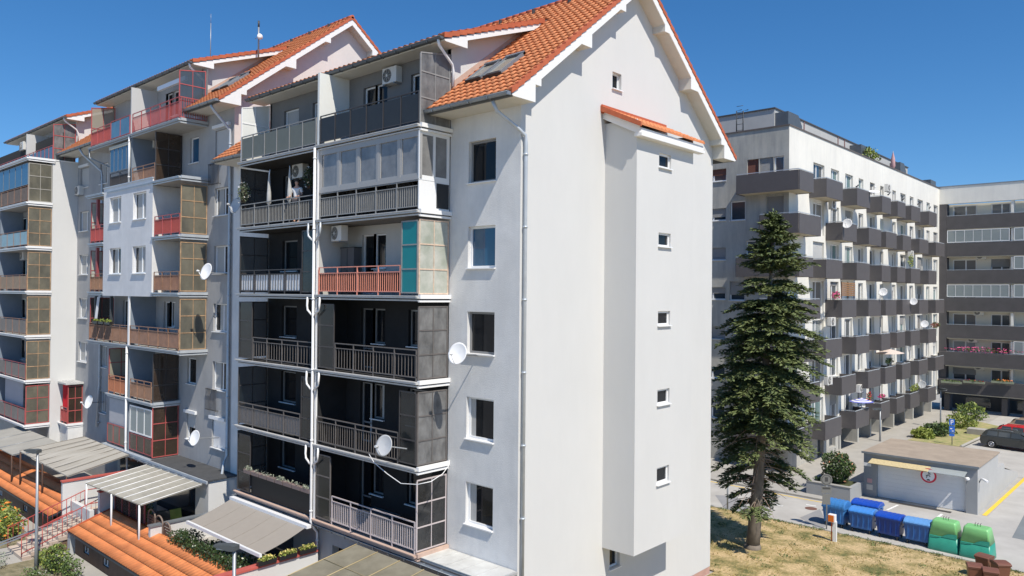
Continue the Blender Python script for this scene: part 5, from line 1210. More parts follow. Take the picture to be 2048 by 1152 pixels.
for (h,(r,j,door)) in zip(holes,info):
    big=h[1]-h[0]>1.5
    fr=white_paint
    win=window(B4,FX(XW),h,.2,.45 if big else 0,not door,gl=random.choice([glass_far,glass_far,mat('pane_pale',(.28,.31,.32),.15,spec=.8),mat('pane_teal',(.12,.2,.2),.1,spec=.8),mat('pane_grey',(.2,.19,.18),.2)]),fr=fr,t=.09,door=door,shut=(random.choice([blind,blind_light]),random.choice([.2,.35,.6])) if random.random()<.3 else None)
# balcony boxes
A=[(51.39,54.41),(57.41,60.25),(63.18,65.39),(67.25,69.45),(71.17,73.97),(76.82,79.54)]
Bq=[(1684,1712),(1736.7,1761),(1771,1792),(1804.7,1821),(1838,1855.6),(1871,1888)]
XBf=-18.6*KS
Bs=[(53.9,56.6),(59.2,62.4),(65.0,68.0),(70.2,73.2),(75.5,78.5),(81.2,84.2)]
Bs=[(at(a,430,'x',XBf).y/KS,at(b,430,'x',XBf).y/KS) for a,b in Bq]
Bs=[(a,b) for a,b in Bs]
def balc(par,y0,y1,zt,zb,xf=XBf,xw=XW,name='balcony'):
    f=MB(U=X,N=Z,V=Y);m=MB();th=.06
    m.box(xw+.004,xf,zb,zb+.2,-y1,-y0);o=m.build(name,mat('balcony_soffit',(.52,.46,.34),.9,.05,1),par)
    p=MB();p.box(xf+.002,xf+.06,zb-.04,zt,-y1-.03,-y0+.03);p.box(xw+.004,xf,zb-.04,zt,-y0-.0,-y0+.05);p.box(xw+.004,xf,zb-.04,zt,-y1-.05,-y1);p.build('parapet',balc_dark,o)
    r=MB();
    r.box(xf-.02,xf+.03,zt+.04,zt+.09,-y1,-y0);r.box(xw+.01,xf,zt+.04,zt+.09,-y0-.02,-y0+.03)
    k=y0
    while k<y1: r.box(xf,xf+.02,zt-.02,zt+.05,-k-.03,-k-.01);k+=.9
    r.build('handrail',zinc_light,o)
    return o
for r in range(7):
    zt=q3(19.4-PT*r);zb=q3(18.2-PT*r)
    S=A if r%2==0 else Bs
    for a,b in S: balc(B4,a*KS,b*KS,zt,zb)
    # corner balconies wrap round the end
    if r%2==0: xw0=-22.7*KS
    else: xw0=-21.1*KS
    y1=49.1*KS if r%2==0 else 50.4*KS
    m=MB();m.box(xw0,XBf,zb,zb+.2,-y1,-(46.83*KS));o=m.build('corner_balcony',mat('balcony_soffit',(.52,.46,.34)),B4)
    p=MB();p.box(XBf+.002,XBf+.06,zb-.04,zt,-y1,-46.8*KS);p.box(xw0,XBf,zb-.04,zt,-46.8*KS,-46.75*KS);p.box(xw0-.05,xw0,zb-.04,zt,-YN+.004,-46.8*KS);p.box(XW+.004,XBf,zb-.04,zt,-y1-.05,-y1);p.build('parapet',balc_dark,o)
    rr=MB();rr.box(xw0,XBf,zt+.05,zt+.1,-46.83*KS,-46.79*KS);rr.box(XBf-.03,XBf+.02,zt+.05,zt+.1,-y1,-46.8*KS);rr.build('handrail',zinc_light,o)
m=MB();m.box(XW+.002,XBf+.07,q3(1.9),q3(2.0),-YFar,-62*KS) if False else None
# end wall
eh=[]
for r in range(7):
    z=20.6-PT*r
    if r==0: eh+=[(-22.55,-21.75,20.6,19.35),(-21.7,-20.75,20.6,19.35),(-20.7,-20.05,20.6,19.35)]
    eh+=[(-26.0,-24.05,z-.4,z-1.25)]
    if r>0: eh+=[(-23.75,-22.66,z,z-1.3)] if r%2==1 else [(-22.6,-20.6,z,z-1.3)]
    if r%2==1: eh+=[(-21.2,-20.05,z+.15,z-1.3)]
EH=[(a*KS,b*KS,q3(d),q3(c)) for a,b,c,d in eh]
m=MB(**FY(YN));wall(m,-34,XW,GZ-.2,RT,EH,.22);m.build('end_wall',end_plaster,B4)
for i,h in enumerate(EH): window(B4,FY(YN),h,.14,.5 if h[1]-h[0]>2 else 0,True,gl=glass_far,fr=white_pvc,t=.08,shut=((blind_brown if i in (0,2,3) else blind),[.95,.9,.4,.5,.7,.3][i%6]) if i%3!=2 else None)
m=MB();m.box(-34,XW-.4,q3(1.9),RT-.3,-YN-.9,-YN-.7);m.box(XW-1.0,XW-.8,q3(1.9),RT-.3,-YFar,-YN-.9);m.build('inner_wall',interior,B4)
m=MB();m.box(-34,XW+.06,RT,RT+.1,-YN-.4,-YN+.06);m.box(XW-.4,XW+.06,RT,RT+.1,-YFar,-YN-.4);m.box(-34,XW-.4,RT-.2,RT,-YFar,-YN-.4);m.build('roof_parapet',mat('parapet_cap',(.12,.1,.09),.6,.1,3),B4)
# set-back roof storey
def pen(x0,x1,y0,y1,h,dx=.4):
    m=MB();m.box(x0,x1,RT-.1,RT+h,-y1,-y0);o=m.build('roof_storey',mat('roof_storey_render',(.42,.42,.41),.9,.06,.6),B4)
    m=MB();m.box(x0-.08,x1+.08,RT+h,RT+h+.1,-y1-.08,-y0+.08);m.build('roof_edge',mat('edge_dark',(.07,.065,.065),.6),o)
    return o
X2=XW-2.2
o=pen(-34,X2,YN+2.6,82*KS,2.0)
m=MB(**FX(X2+.005))
for y in (55.5,62.5,64,70): m.box(y*KS,y*KS+.12,RT,RT+2.05,0,.05)
m.build('wall_pipe',mat('dull_red_pipe',(.25,.13,.12),.6),o)
m=MB(**FX(X2))
for y0,w in ((50.5,2.6),(65.3,2.2),(76.2,2.0)): m=MB(**FX(X2));m.prism([(y0*KS,RT+.1),(y0*KS+w,RT+.1),(y0*KS+w,RT+1.0),(y0*KS+w-.7,RT+1.7),(y0*KS,RT+1.7)],0,1.0);m.build('roof_box',dark_zinc,o)
m=MB();m.box(XW-1.6,XW-.6,RT,RT+.95,-86.5*KS,-84.5*KS);m.build('roof_box',dark_zinc,B4)
for i,px in enumerate((1473,1485)):
    p=at(px,292,'y',YN+.3);
m=MB(U=X,N=Z,V=Y)
for px in (1473,1486):
    p=at(px,268,'y',YN+.6);m.tube([(p.x,p.y,RT),(p.x,p.y,at(px,222,'y',YN+.6).z),(p.x+.25,p.y+.3,at(px,219,'y',YN+.6).z)],.04,6)
p0,p1=at(1473,268,'y',YN+.6),at(1486,268,'y',YN+.6)
for i in range(5): z=RT+.3+i*.45;m.tube([(p0.x,p0.y,z),(p1.x,p1.y,z)],.02,5)
m.build('roof_ladder',darksteel,B4)
# ---------------------------------------------------------------- cross wing
B5=thing('apartment_block','grey apartment wing closing the courtyard, with full width dark balcony bands','building',(-12,95,-.7))
YW=85.5*KS;XA,XB5=XW-.0,8.0
F5=FY(YW)
m=MB(**F5);m.box(XA,XB5,q3(20.9),q3(22.6),-.6,-.0);m.build('top_wall',cream_plaster,B5)
m=MB(**F5);m.box(XA-.2,XB5,q3(22.6),q3(22.7),-.7,.05);m.build('roof_edge',zinc,B5)
h5=[];bandz=[19.65-PT*r for r in range(7)]
for r in range(7):
    zt=20.75-PT*r
    for (a,b) in ((-18.7,-16.65),(-15.4,-13.8),(-12.2,-10.4),(-9.4,-7.6),(-6,-4)):
        h5.append((a*KS,b*KS,q3(zt-2.2 if (r+int(a))%3==0 else zt-1.3),q3(zt)))
m=MB(O=(0,YW+1.2,0),U=X,N=-Y);wall(m,XA,XB5,q3(2.0),q3(20.9),h5,.15);m.build('loggia_wall',mat('loggia_render',(.72,.68,.58),.9,.05,1),B5)
random.seed(4)
for i,h in enumerate(h5): window(B5,dict(O=(0,YW+1.2,0),U=X,N=-Y),h,.1,.55,False,gl=random.choice([glass_far,glass_far,mat('pane_pale',(.28,.31,.32)),mat('pane_grey',(.2,.19,.18))]),fr=white_paint,t=.09,shut=(blind,random.choice([.3,.6])) if random.random()<.3 else None)
m=MB(**F5);m.box(XA,-19.05*KS,q3(1.9),q3(20.9),-1.2,0);m.build('corner_pier',wing_dark,B5)
for r in range(7):
    z=bandz[r];n1=.0 if r<5 else .5
    m=MB(**F5);m.box(-19.04*KS if r<5 else -19.6*KS,XB5,q3(z-1.32),q3(z),-.08,n1);o=m.build('balcony',wing_dark,B5)
    m=MB(**F5);m.box(-19.0*KS,XB5,q3(z-1.4),q3(z-1.33),-1.19,n1-.02);m.build('balcony_floor',mat('balcony_soffit',(.52,.46,.34)),o)
    m=MB(**F5);m.box(-13.6*KS,-13.4*KS,q3(z),q3(z+1.25),-1.19,-.1);m.build('divider',cream_plaster,o)
    m=MB(**F5);m.box(-19*KS,XB5,q3(z)+.03,q3(z)+.07,-.06,-.02);m.build('handrail',zinc_light,o)
for r,x0,x1 in ((1,-19.0,-13.7),(3,-19.0,-13.7),(1,-13.35,-8),(2,-13.35,-8),(3,-13.35,-8),(5,-13.35,-8)):
    z=bandz[r];screen(B5,F5,x0*KS,x1*KS,q3(z)+.08,q3(z+1.28),7,1,white_pvc,mat('enclosure_glass',(.32,.37,.38),.12,alpha=.72,spec=.8),t=.06,name='glass_enclosure')
m=MB(O=(0,YW+3,0),U=X,N=-Y);m.box(XA-.5,XB5,GZ-.1,q3(2.1),-.2,0);m.build('recessed_ground_wall',wing_dark,B5)
m=MB(O=(0,YW+2.98,0),U=X,N=-Y)
for i in range(8): m=MB(O=(0,YW+2.98,0),U=X,N=-Y);m.box(XA+2+i*3.6,XA+4.4+i*3.6,GZ+.3,q3(1.5),0,.02);m.build('recessed_glazing',glass_far,B5)
for x in (-19.2,-14.3,-12.6,-8): m=MB(**F5);m.box(x*KS,x*KS+.5,GZ-.1,q3(1.9),-1.4,0);m.build('pier',wing_dark,B5)
for r,ws in ((1,[-16.2]),(2,[-15.8]),(4,[-16.1]),(5,[-16.4]),(6,[-16.0])):
    pass
# air conditioners, dishes, plants of the far block
def farac(label,px,py,X0,yy=None):
    if yy: p=at(px,py,'y',yy);return ac_unit(label,(p.x,yy,p.z-.25),0,group='air conditioners on the courtyard blocks',w=.95,h=.65)
    p=at(px,py,'x',X0);return ac_unit(label,(X0,p.y,p.z-.25),R(90),group='air conditioners on the courtyard blocks',w=.95,h=.65)
farac('air conditioner under the second topmost balcony of the long cream block',1661,412,XW+.4)
farac('stacked air conditioner between the top floor windows of the long cream block',1772,378,XW+.4)
farac('white air conditioner beside the pink flowers in the middle of the cream block',1659,645,XW+.5)
farac('white air conditioner with coloured stickers low on the cream block, near the fir tree',1652,762,XBf+.2)
farac('air conditioner behind the blue striped parasol on the cream block',1716,778,XW+.5)
farac('small air conditioner high on the far end of the cream block',1818,510,XW+.5)
for px,py,l in ((1947,462,'second'),(1963,514,'third'),(1958,626,'fifth'),(1946,680,'sixth'),(1960,735,'seventh')):
    farac('air conditioner on the dark banded wing, %s floor row from its roof'%l,px,py,0,YW+.9)
def fdish(label,px,py,r,face=(.75,-.65,.25),mm=dish_white):
    p=at(px,py,'x',XBf+.35);return dish(label,p,r,face,(XBf,p.y,p.z-.2),mm,'satellite dishes on the courtyard block')
fdish('white satellite dish on the second balcony row, above the fir tree top',1694,447,.37,(.0,-.97,.25))
fdish('large pale satellite dish lying along the topmost balcony edge',1748,383,.42,(.2,-.3,.95))
fdish('white satellite dish on the third row, right of the wooden screen',1766,584,.34,(.05,-.97,.25))
fdish('white satellite dish on the dark parapet far right of the wooden screen',1827,603,.33,(.05,-.97,.25))
fdish('white satellite dish beside the trailing red leaved plant',1849,648,.35,(.05,-.97,.25))
fdish('pale satellite dish over the green trailing balcony plants',1844,769,.36,(.05,-.97,.25),dish_grey)
def fplant(label,px,py,rad,n,m1,fl=None,nf=40):
    p=at(px,py,'x',XBf-.1);bush('balcony_plant',label,'plant',(p.x,p.y,p.z),rad,n,.09,m1,None,None,fl,False,nf)
fplant('pink flowers on the balcony left of the wooden screen',1672,590,(.2,.5,.25),90,leafA,pinkf,60)
fplant('green plant trailing over a balcony at the lower right of the cream block',1830,775,(.25,1.3,.35),260,leafC)
fplant('reddish trailing plant over the parapet beside a white dish',1870,650,(.25,1.4,.3),200,mat('red_leaf',(.2,.06,.04),.6),leafA,60)
fplant('green plants below the open beige parasol',1778,722,(.2,1.0,.3),160,leafB,None)
fplant('tall green balcony plant near the far end, fourth row',1822,522,(.2,.5,.6),120,leafC)
fplant('red flowers in a pot right of the striped parasol',1738,793,(.2,.3,.35),60,leafA,redf,40)
fplant('pink flower cushions on the lowest visible balcony',1764,792,(.2,.5,.12),50,leafA,pinkf,70)
p=at(1740,303,'x',XW-.8);bush('roof_shrub','yellow green shrub growing on the flat roof of the cream block','shrub',(XW-.8,p.y,RT+.7),(.7,1.0,.8),420,.13,leafC,leafA)
for px,py,l,fl in ((1965,700,'pink flower boxes along the dark banded wing, second band from the bottom',pinkf),):
    p=at(px,py,'y',YW-.2);bush('balcony_plant',l,'plant',(p.x,p.y,p.z),(3.0,.2,.25),260,.09,leafA,None,None,fl,False,280)
for px,l,fl in ((1903,'plain green flower box on the lowest dark band, leftmost',None),(1948,'red flower box on the lowest dark band, middle one',redf),(2005,'orange flower box on the lowest dark band, rightmost',orangef)):
    p=at(px,762,'y',YW-.7);trough(l,(p.x,p.y+.1,p.z-.25),2.0,mat('green_box',(.25,.28,.2),.6),leafA,fl,'flower boxes on the lowest band of the wing',ln=90,s=.09,d=.25,h=.22)
t=thing('wooden_screen','brown slatted wooden screen on a balcony of the cream block','screen',(XBf,at(1696,585,'x',XBf).y,at(1696,592,'x',XBf).z))
a,b=at(1683,592,'x',XBf+.08),at(1709,592,'x',XBf+.08);m=MB(**FX(XBf+.08))
for i in range(7): m.box(a.y,b.y,a.z+.02+i*.15,a.z+.13+i*.15,0,.03)
m.build('slats',mat('wood_screen',(.28,.15,.07),.7,.1,6),t)
for f in (0,.5,1): y=a.y+(b.y-a.y-.06)*f;m=MB(**FX(XBf+.08));m.box(y,y+.06,a.z-.2,a.z+1.1,-.05,-.001);m.build('post',wood_dark,t)
def parasol(label,px,py,w,d,h,mm,striped=False):
    p=at(px,py,'x',XBf-.3);t=thing('parasol',label,'parasol',(p.x,p.y,p.z-1.9));n=12
    m=MB(O=(p.x,p.y,p.z),U=X,N=-Y)
    def ring(f,seg=12): return [(w*f*math.cos(i*2*math.pi/seg),h*(1-f),d*f*math.sin(i*2*math.pi/seg)) for i in range(seg)]
    k=6;prev=ring(0.01)
    for i in range(1,k+1):
        cur=ring(i/k)
        if not striped or i%2: 
            for a in range(12): m.quad(prev[a],prev[(a+1)%12],cur[(a+1)%12],cur[a])
        prev=cur
    m.build('cloth',mm,t)
    if striped:
        m=MB(O=(p.x,p.y,p.z),U=X,N=-Y)
        for i in range(2,k+1,2):
            a0=ring((i-1)/k);a1=ring(i/k)
            for a in range(12): m.quad(a0[a],a0[(a+1)%12],a1[(a+1)%12],a1[a])
        m.build('stripe',mat('blue_stripe',(.12,.14,.5),.8),t)
    m=MB(U=X,N=Z,V=Y);m.tube([(p.x,p.y,p.z-2.1),(p.x,p.y,p.z+h)],.03,6);m.build('pole',white_paint,t)
parasol('open beige parasol over the planted balcony of the cream block',1780,706,1.1,1.9,.35,mat('beige_parasol',(.6,.5,.44),.8))
parasol('blue and white striped parasol on the lower balcony row',1723,803,.9,1.1,.3,white_paint,True)
p=at(1786,325,'x',XW-.6);t=thing('parasol','furled pink parasol standing on the flat roof','parasol',(XW-.6,p.y,RT));m=MB(O=(XW-.6,p.y,RT));m.lathe((0,0,0),[(.12,.4),(.22,.6),(.18,1.3),(.04,1.9)],9);m.build('cloth',mat('dusty_pink',(.5,.3,.3),.8),t);m=MB(O=(XW-.6,p.y,RT));m.tube([(0,0,0),(0,2.05,0)],.03,6);m.build('pole',steel,t)
# small dark birds figures on the balcony edge (bird scarers)
for i,(px,py) in enumerate(((1715,373),(1778,389),(1807,399),(1837,408),(1860,416))):
    p=at(px,py,'x',XBf);labs=['black bird figure on the topmost rail, nearest the fir tree','black bird figure right of the large lying dish','black bird figure in the middle of the topmost balcony row','black bird figure second from the far end of the topmost row','black bird figure at the far end of the topmost balcony row']
    t=thing('bird_scarer',labs[i],'bird figure',(p.x,p.y,p.z-.1),'bird scarers on the topmost balcony rail')
    m=MB(U=X,N=Z,V=Y);m.tube([(p.x,p.y-.28,p.z-.05),(p.x,p.y-.1,p.z),(p.x,p.y+.12,p.z+.1),(p.x,p.y+.2,p.z+.15)],.06,8,r2=.04);m.build('body',box_black,t)
    m=MB(U=X,N=Z,V=Y);m.tube([(p.x,p.y+.18,p.z+.14),(p.x,p.y+.32,p.z+.15)],.03,6,r2=.005);m.build('beak',box_black,t)
# ---------------------------------------------------------------- garage entrance
GA=thing('garage_building','grey flat roofed garage building with a wide white roller door','garage',(-12.4,52.5,-.7))
gx0,gx1,gy0,gy1,gz=-15.5,-9.4,49.43,55.2,1.93
gm=mat('garage_render',(.3,.31,.32),.9,.06,.8,.2,50);gms=mat('garage_side_render',(.42,.42,.41),.9,.05,.8,.2,50)
m=MB(**FY(gy0));wall(m,gx0,gx1,GZ-.1,gz,[(-14.75,-9.98,GZ-.05,1.5)],.3);m.build('front_wall',gm,GA)
m=MB(**FX(gx1));m.box(gy0+.002,gy1,GZ-.1,gz,-.25,0);m.build('side_wall',gms,GA);m=MB(**FX(gx0));m.box(gy0+.35,gy1,GZ-.1,gz,0,.25);m.build('side_wall',gms,GA)
m=MB(O=(0,0,gz),U=X,N=Z,V=Y);m.box(gx0-.08,gx1+.08,gy0-.08,gy1+.05,0,.08);o=m.build('roof',mat('gravel_roof',(.33,.27,.21),.95,.12,1.2,.4,40),GA);m=MB(**FY(gy0-.1));m.box(gx0-.1,gx1+.1,gz-.03,gz+.09,0,.04);m.build('roof_edge',zinc,o)
m=MB(**FY(gy0+.25));m.box(-14.75,-9.98,GZ+.0,1.5,-.02,0)
for i in range(9): m.box(-14.75,-9.98,GZ+.02+i*.245,GZ+.255+i*.245,0,.012)
m.build('roller_door',mat('roller_door_white',(.78,.79,.8),.5,.02,1),GA)
m=MB(**FX(gx1));m.prism([(gy1,gz),(gy1,GZ-.1),(62,GZ-.1),(62,GZ+.35),(57.3,.6),(57.0,1.0),(gy1+.002,1.0)],-.25,0);m.build('ramp_wall',gms,GA);m=MB(**FX(gx0));m.prism([(gy1,GZ-.1),(62,GZ-.1),(62,GZ+.35),(57.3,.6),(gy1+.002,1.0)],0,.2);m.build('ramp_wall',gms,GA)
m=MB(U=X,N=Z,V=Y);m.quad((gx0,gy1,.98),(gx1-.02,gy1,.98),(gx1-.02,57.2,.7),(gx0,57.2,.7));m.quad((gx0,57.2,.7),(gx1-.02,57.2,.7),(gx1-.02,62,GZ+.3),(gx0,62,GZ+.3));m.build('ramp_roof',mat('gravel_roof',(.33,.27,.21)),GA)
# glass canopy over the door
t=thing('door_canopy','narrow yellowish glass canopy above the white garage door','canopy',(-12.3,49.0,1.3))
m=MB(**FY(gy0));m.prism([(-15.0,0),(-11.7,0),(-11.7,.03),(-15.0,.03)],0,0.0) if False else None
for a,b,mm in ((-15.0,-13.25,mat('straw_mat_sheet',(.55,.45,.25),.7,.15,9)),(-13.23,-11.75,mat('straw_mat_sheet',(.55,.45,.25))),(-11.73,-9.9,mat('clear_canopy_sheet',(.42,.46,.46),.2,alpha=.7))):
    m=MB(O=(0,gy0,0),U=X,N=-Y);m.quad((a,1.66,.05),(b,1.66,.05),(b,1.5,.85),(a,1.5,.85));m.quad((a,1.63,.05),(b,1.63,.05),(b,1.47,.85),(a,1.47,.85));m.build('sheet',mm,t)
for x in (-14.9,-13.24,-11.74,-10.0): m=MB(O=(0,gy0,0),U=X,N=-Y);m.bar((x,1.62,0),(x,1.46,.82),.03);m.bar((x,1.25,0),(x,1.48,.6),.03);m.build('bracket',zinc_light,t)
t=thing('warning_sign','round white sign with red ring and a black figure above the garage door','sign',(-12.55,49.35,.9))
cx=at(1856,930,'y',gy0-.62).x
m=MB(O=(cx,gy0-.5,1.2));m.cyl((0,0,0),(0,0,1),.42,.02,32);m.build('ring',mat('sign_red',(.6,.03,.06),.5),t);m=MB(O=(cx,gy0-.515,1.2));m.cyl((0,0,0),(0,0,1),.32,.02,32);m.build('face',white_paint,t)
m=MB(O=(cx,gy0-.53,1.2));m.tube([(-.12,-.02,0),(0,.05,0),(.1,-.05,0)],.022,5);m.tube([(-.05,.02,0),(-.1,-.14,0)],.02,5);m.tube([(.03,.1,0),(.12,.12,0)],.02,5);m.cyl((.02,.16,0),(0,0,1),.04,.02,12);m.prism([(-.1,-.28),(.1,-.28),(.05,-.2),(-.05,-.2)],-.01,.01);m.build('figure',box_black,t)
for i,(x,z,w,h,mm,l) in enumerate(((-15.28,1.22,.42,.2,white_paint,'long white plate high on the garage wall left of the door'),(-15.15,.25,.28,.26,mat('pink_plate',(.6,.35,.35),.6),'small pinkish plate beside the garage door'),(-15.15,-.15,.36,.32,mat('plate_cream',(.6,.56,.5),.6),'cream notice plate below the pinkish one beside the garage door'))):
    m=MB(**FY(gy0-.003));m.box(x-w/2,x+w/2,z-h/2,z+h/2,0,.02);props(m.build('notice_plate',mm),l,'sign')
for x,z,l in ((-9.9,1.25,'white dome camera on the garage front corner'),):
    t=thing('security_camera',l,'camera',(x,gy0,z));m=MB(O=(x,gy0-.06,z));m.lathe((0,0,0),[(.0,.1),(.09,.09),(.13,0),(.1,-.07),(.0,-.11)],14);m.build('body',white_paint,t);m=MB(O=(x,gy0,z));m.box(-.03,.03,-.03,.03,-.02,.06);m.build('bracket',steel,t)
t=thing('security_camera','white bullet camera on the sunlit side wall of the garage','camera',(gx1,49.9,1.25));m=MB(U=X,N=Z,V=Y);m.tube([(gx1+.12,49.75,1.3),(gx1+.3,49.7,1.26),(gx1+.45,49.6,1.2)],.07,10);m.build('body',white_paint,t);m=MB(U=X,N=Z,V=Y);m.tube([(gx1,49.8,1.05),(gx1+.1,49.8,1.28)],.03,6);m.build('bracket',steel,t)
# planter with round bush
t=thing('planter','low grey walled planter in front of the garage','planter',(-16.2,49,-.7))
m=MB();m.box(-18.1,-15.5,GZ-.1,.15,-47.25,-47.0);m.box(-18.1,-17.9,GZ-.1,.15,-49.6,-47.25);m.box(-15.7,-15.5,GZ-.1,.15,-49.42,-47.25);m.build('wall',gm,t)
m=MB(O=(0,0,.15),U=X,N=Z,V=Y);m.box(-18.13,-15.47,46.97,47.28,0,.04);m.box(-18.13,-17.87,47.28,49.6,0,.04);m.build('coping',paving,t)
m=MB(O=(0,0,.0),U=X,N=Z,V=Y);m.box(-17.9,-15.7,47.25,49.4,-.1,.03);m.build('soil',mat('dark_grass',(.06,.07,.03),1,.3,4),t)
bush('round_bush','dense clipped round bush in the grey planter beside the garage','bush',(-16.75,48.6,.95),(.95,.85,.95),3200,.08,leafH,leafA,None,mat('pinkish_bud',(.5,.25,.15),.6),nf=60)
q=P(1638,985);bush('shrub','small green bush on the pavement behind the fir trunk','shrub',(q.x,q.y,GZ+.5),(.6,.5,.5),700,.08,leafA,leafH)
# planted bed and shrubs in front of the wing
m=MB();m.V=Y;m.N=Z;m.prism([(-18.6,70.5),(-14.6,70.5),(-13.9,84),(-17.3,87)],GZ-.01,GZ+.12);props(m.build('planted_bed',mat('bed_straw',(.4,.33,.17),1,scale=1.5,c2=(.2,.24,.08),bump=.5,bscale=12)),kind='structure')
m=MB(U=X,N=Z,V=Y);m.tube([(-14.6,70.5,GZ+.12),(-13.9,84,GZ+.12)],.13,4);props(m.build('bed_kerb',paving),kind='structure')
for i,(px,py,r,l) in enumerate(((1940,838,1.5,'broad green shrub under the wing, farthest of the bed shrubs'),(1925,858,1.3,'yellow green broom shrub in the middle of the planted bed'),(1890,868,.9,'rounded shrub left of the blue sign post'),(1868,873,1.1,'dark low shrub at the front of the planted bed'),(1845,878,.9,'pale grassy shrub at the left tip of the planted bed'))):
    q=P(px,py);bush('shrub',l,'shrub',(q.x,q.y,GZ+r*.5),(r,r*.9,r*.6),900,.13,[leafA,leafC,leafA,leafB,leafC][i],leafC if i in (0,2,4) else leafA,'shrubs in the planted bed')
boxthing('bench_wall','pale concrete bench block at the edge of the planted bed','bench',-15.6,-13.6,77.5,78.6,-.62,-.1,paving,'block')
# ---------------------------------------------------------------- signs, lamps
q=P(1455,1021);t=thing('sign_post','plain grey post at the lawn edge left of the fir trunk','post',tuple(q));m=MB(U=X,N=Z,V=Y);m.tube([tuple(q),(q.x,q.y,at(1455,960,'y',q.y).z)],.05,8);m.build('pole',steel,t)
q=P(1653,1058);zt=at(1653,957,'y',q.y).z
t=thing('traffic_sign','back of a round traffic sign with plates beneath, beside the first blue container','sign',tuple(q))
m=MB(U=X,N=Z,V=Y);m.tube([tuple(q),(q.x,q.y,zt)],.035,8);m.build('pole',steel,t)
fr=dict(O=(q.x,q.y-.05,0),U=Vector((.8,.6,0)),N=Vector((.6,-.8,0)))
m=MB(**fr);m.cyl((0,zt-.05,0),(0,0,1),.3,.02,24);m.build('round_plate',mat('sign_back',(.22,.22,.21),.5,metal=.3),t)
m=MB(**fr);m.box(-.25,.25,zt-.75,zt-.4,-.01,.01);m.box(-.2,.2,zt-1.35,zt-.8,-.01,.01);m.build('plate',mat('sign_back',(.22,.22,.21)),t)
m=MB(**fr);m.tube([(.24*math.cos(a*math.pi/10),zt-.05+.24*math.sin(a*math.pi/10),.014) for a in range(21)],.012,4);m.box(-.08,.08,zt-.15,zt+.08,.011,.016);m.box(-.2,.2,zt-.55,zt-.45,.011,.016);m.build('rib',mat('sign_rib',(.06,.06,.06),.5),t)
q=P(1664,1084);t=thing('marker_post','orange and white box on a white post standing in the dry lawn','marker',tuple(q))
m=MB(O=q,U=X,N=-Y);m.box(.05,.22,0,1.05,-.06,.06);m.build('post',white_paint,t)
m=MB(O=q,U=X,N=-Y);m.box(-.04,.0,-.1,1.0,-.02,.02);m.build('stake',mat('orange_paint',(.6,.12,.03),.6),t)
m=MB(O=q,U=X,N=-Y);m.box(-.17,.17,1.0,1.38,-.14,.12);m.build('box',white_paint,t,bevel=.02)
m=MB(O=q,U=X,N=-Y);m.box(-.16,.12,1.03,1.35,.121,.14);m.build('front_cover',mat('orange_cover',(.75,.18,.02),.5),t,bevel=.02)
q=P(1904,892);t=thing('parking_sign','blue parking sign with smaller plates on a thin post at the bed edge','sign',tuple(q))
m=MB(U=X,N=Z,V=Y);m.tube([tuple(q),(q.x,q.y,at(1903,838,'y',q.y).z)],.04,8);m.build('pole',steel,t)
z=at(1903,838,'y',q.y).z;bl=mat('sign_blue',(.02,.12,.5),.5)
m=MB(O=(q.x,q.y-.06,0),U=Vector((.95,.3,0)),N=Vector((.3,-.95,0)));m.box(-.2,.2,z-.5,z,0,.02);m.box(-.2,.2,z-1.1,z-.58,0,.02);m.box(-.19,.19,z-1.4,z-1.18,0,.02);m.build('plate',bl,t)
m=MB(O=(q.x,q.y-.085,0),U=Vector((.95,.3,0)),N=Vector((.3,-.95,0)));m.box(-.08,-.03,z-.43,z-.07,0,.01);m.box(-.03,.08,z-.12,z-.07,0,.01);m.box(-.03,.08,z-.28,z-.23,0,.01);m.box(.06,.11,z-.26,z-.09,0,.01);m.box(-.13,.03,z-.82,z-.75,0,.01);m.box(.0,.13,z-1.0,z-.94,0,.01);m.build('symbol',white_paint,t)
q=P(1760,885);lamp('pale street lamp in front of the arcade piers of the cream block',q.x,q.y,at(1760,818,'y',q.y).z,(-.8,-.6,0),'courtyard street lamps')
q=P(1881,858);lamp('pale street lamp near the inner corner of the courtyard',q.x,q.y,at(1881,778,'y',q.y).z,(.9,-.4,0),'courtyard street lamps')
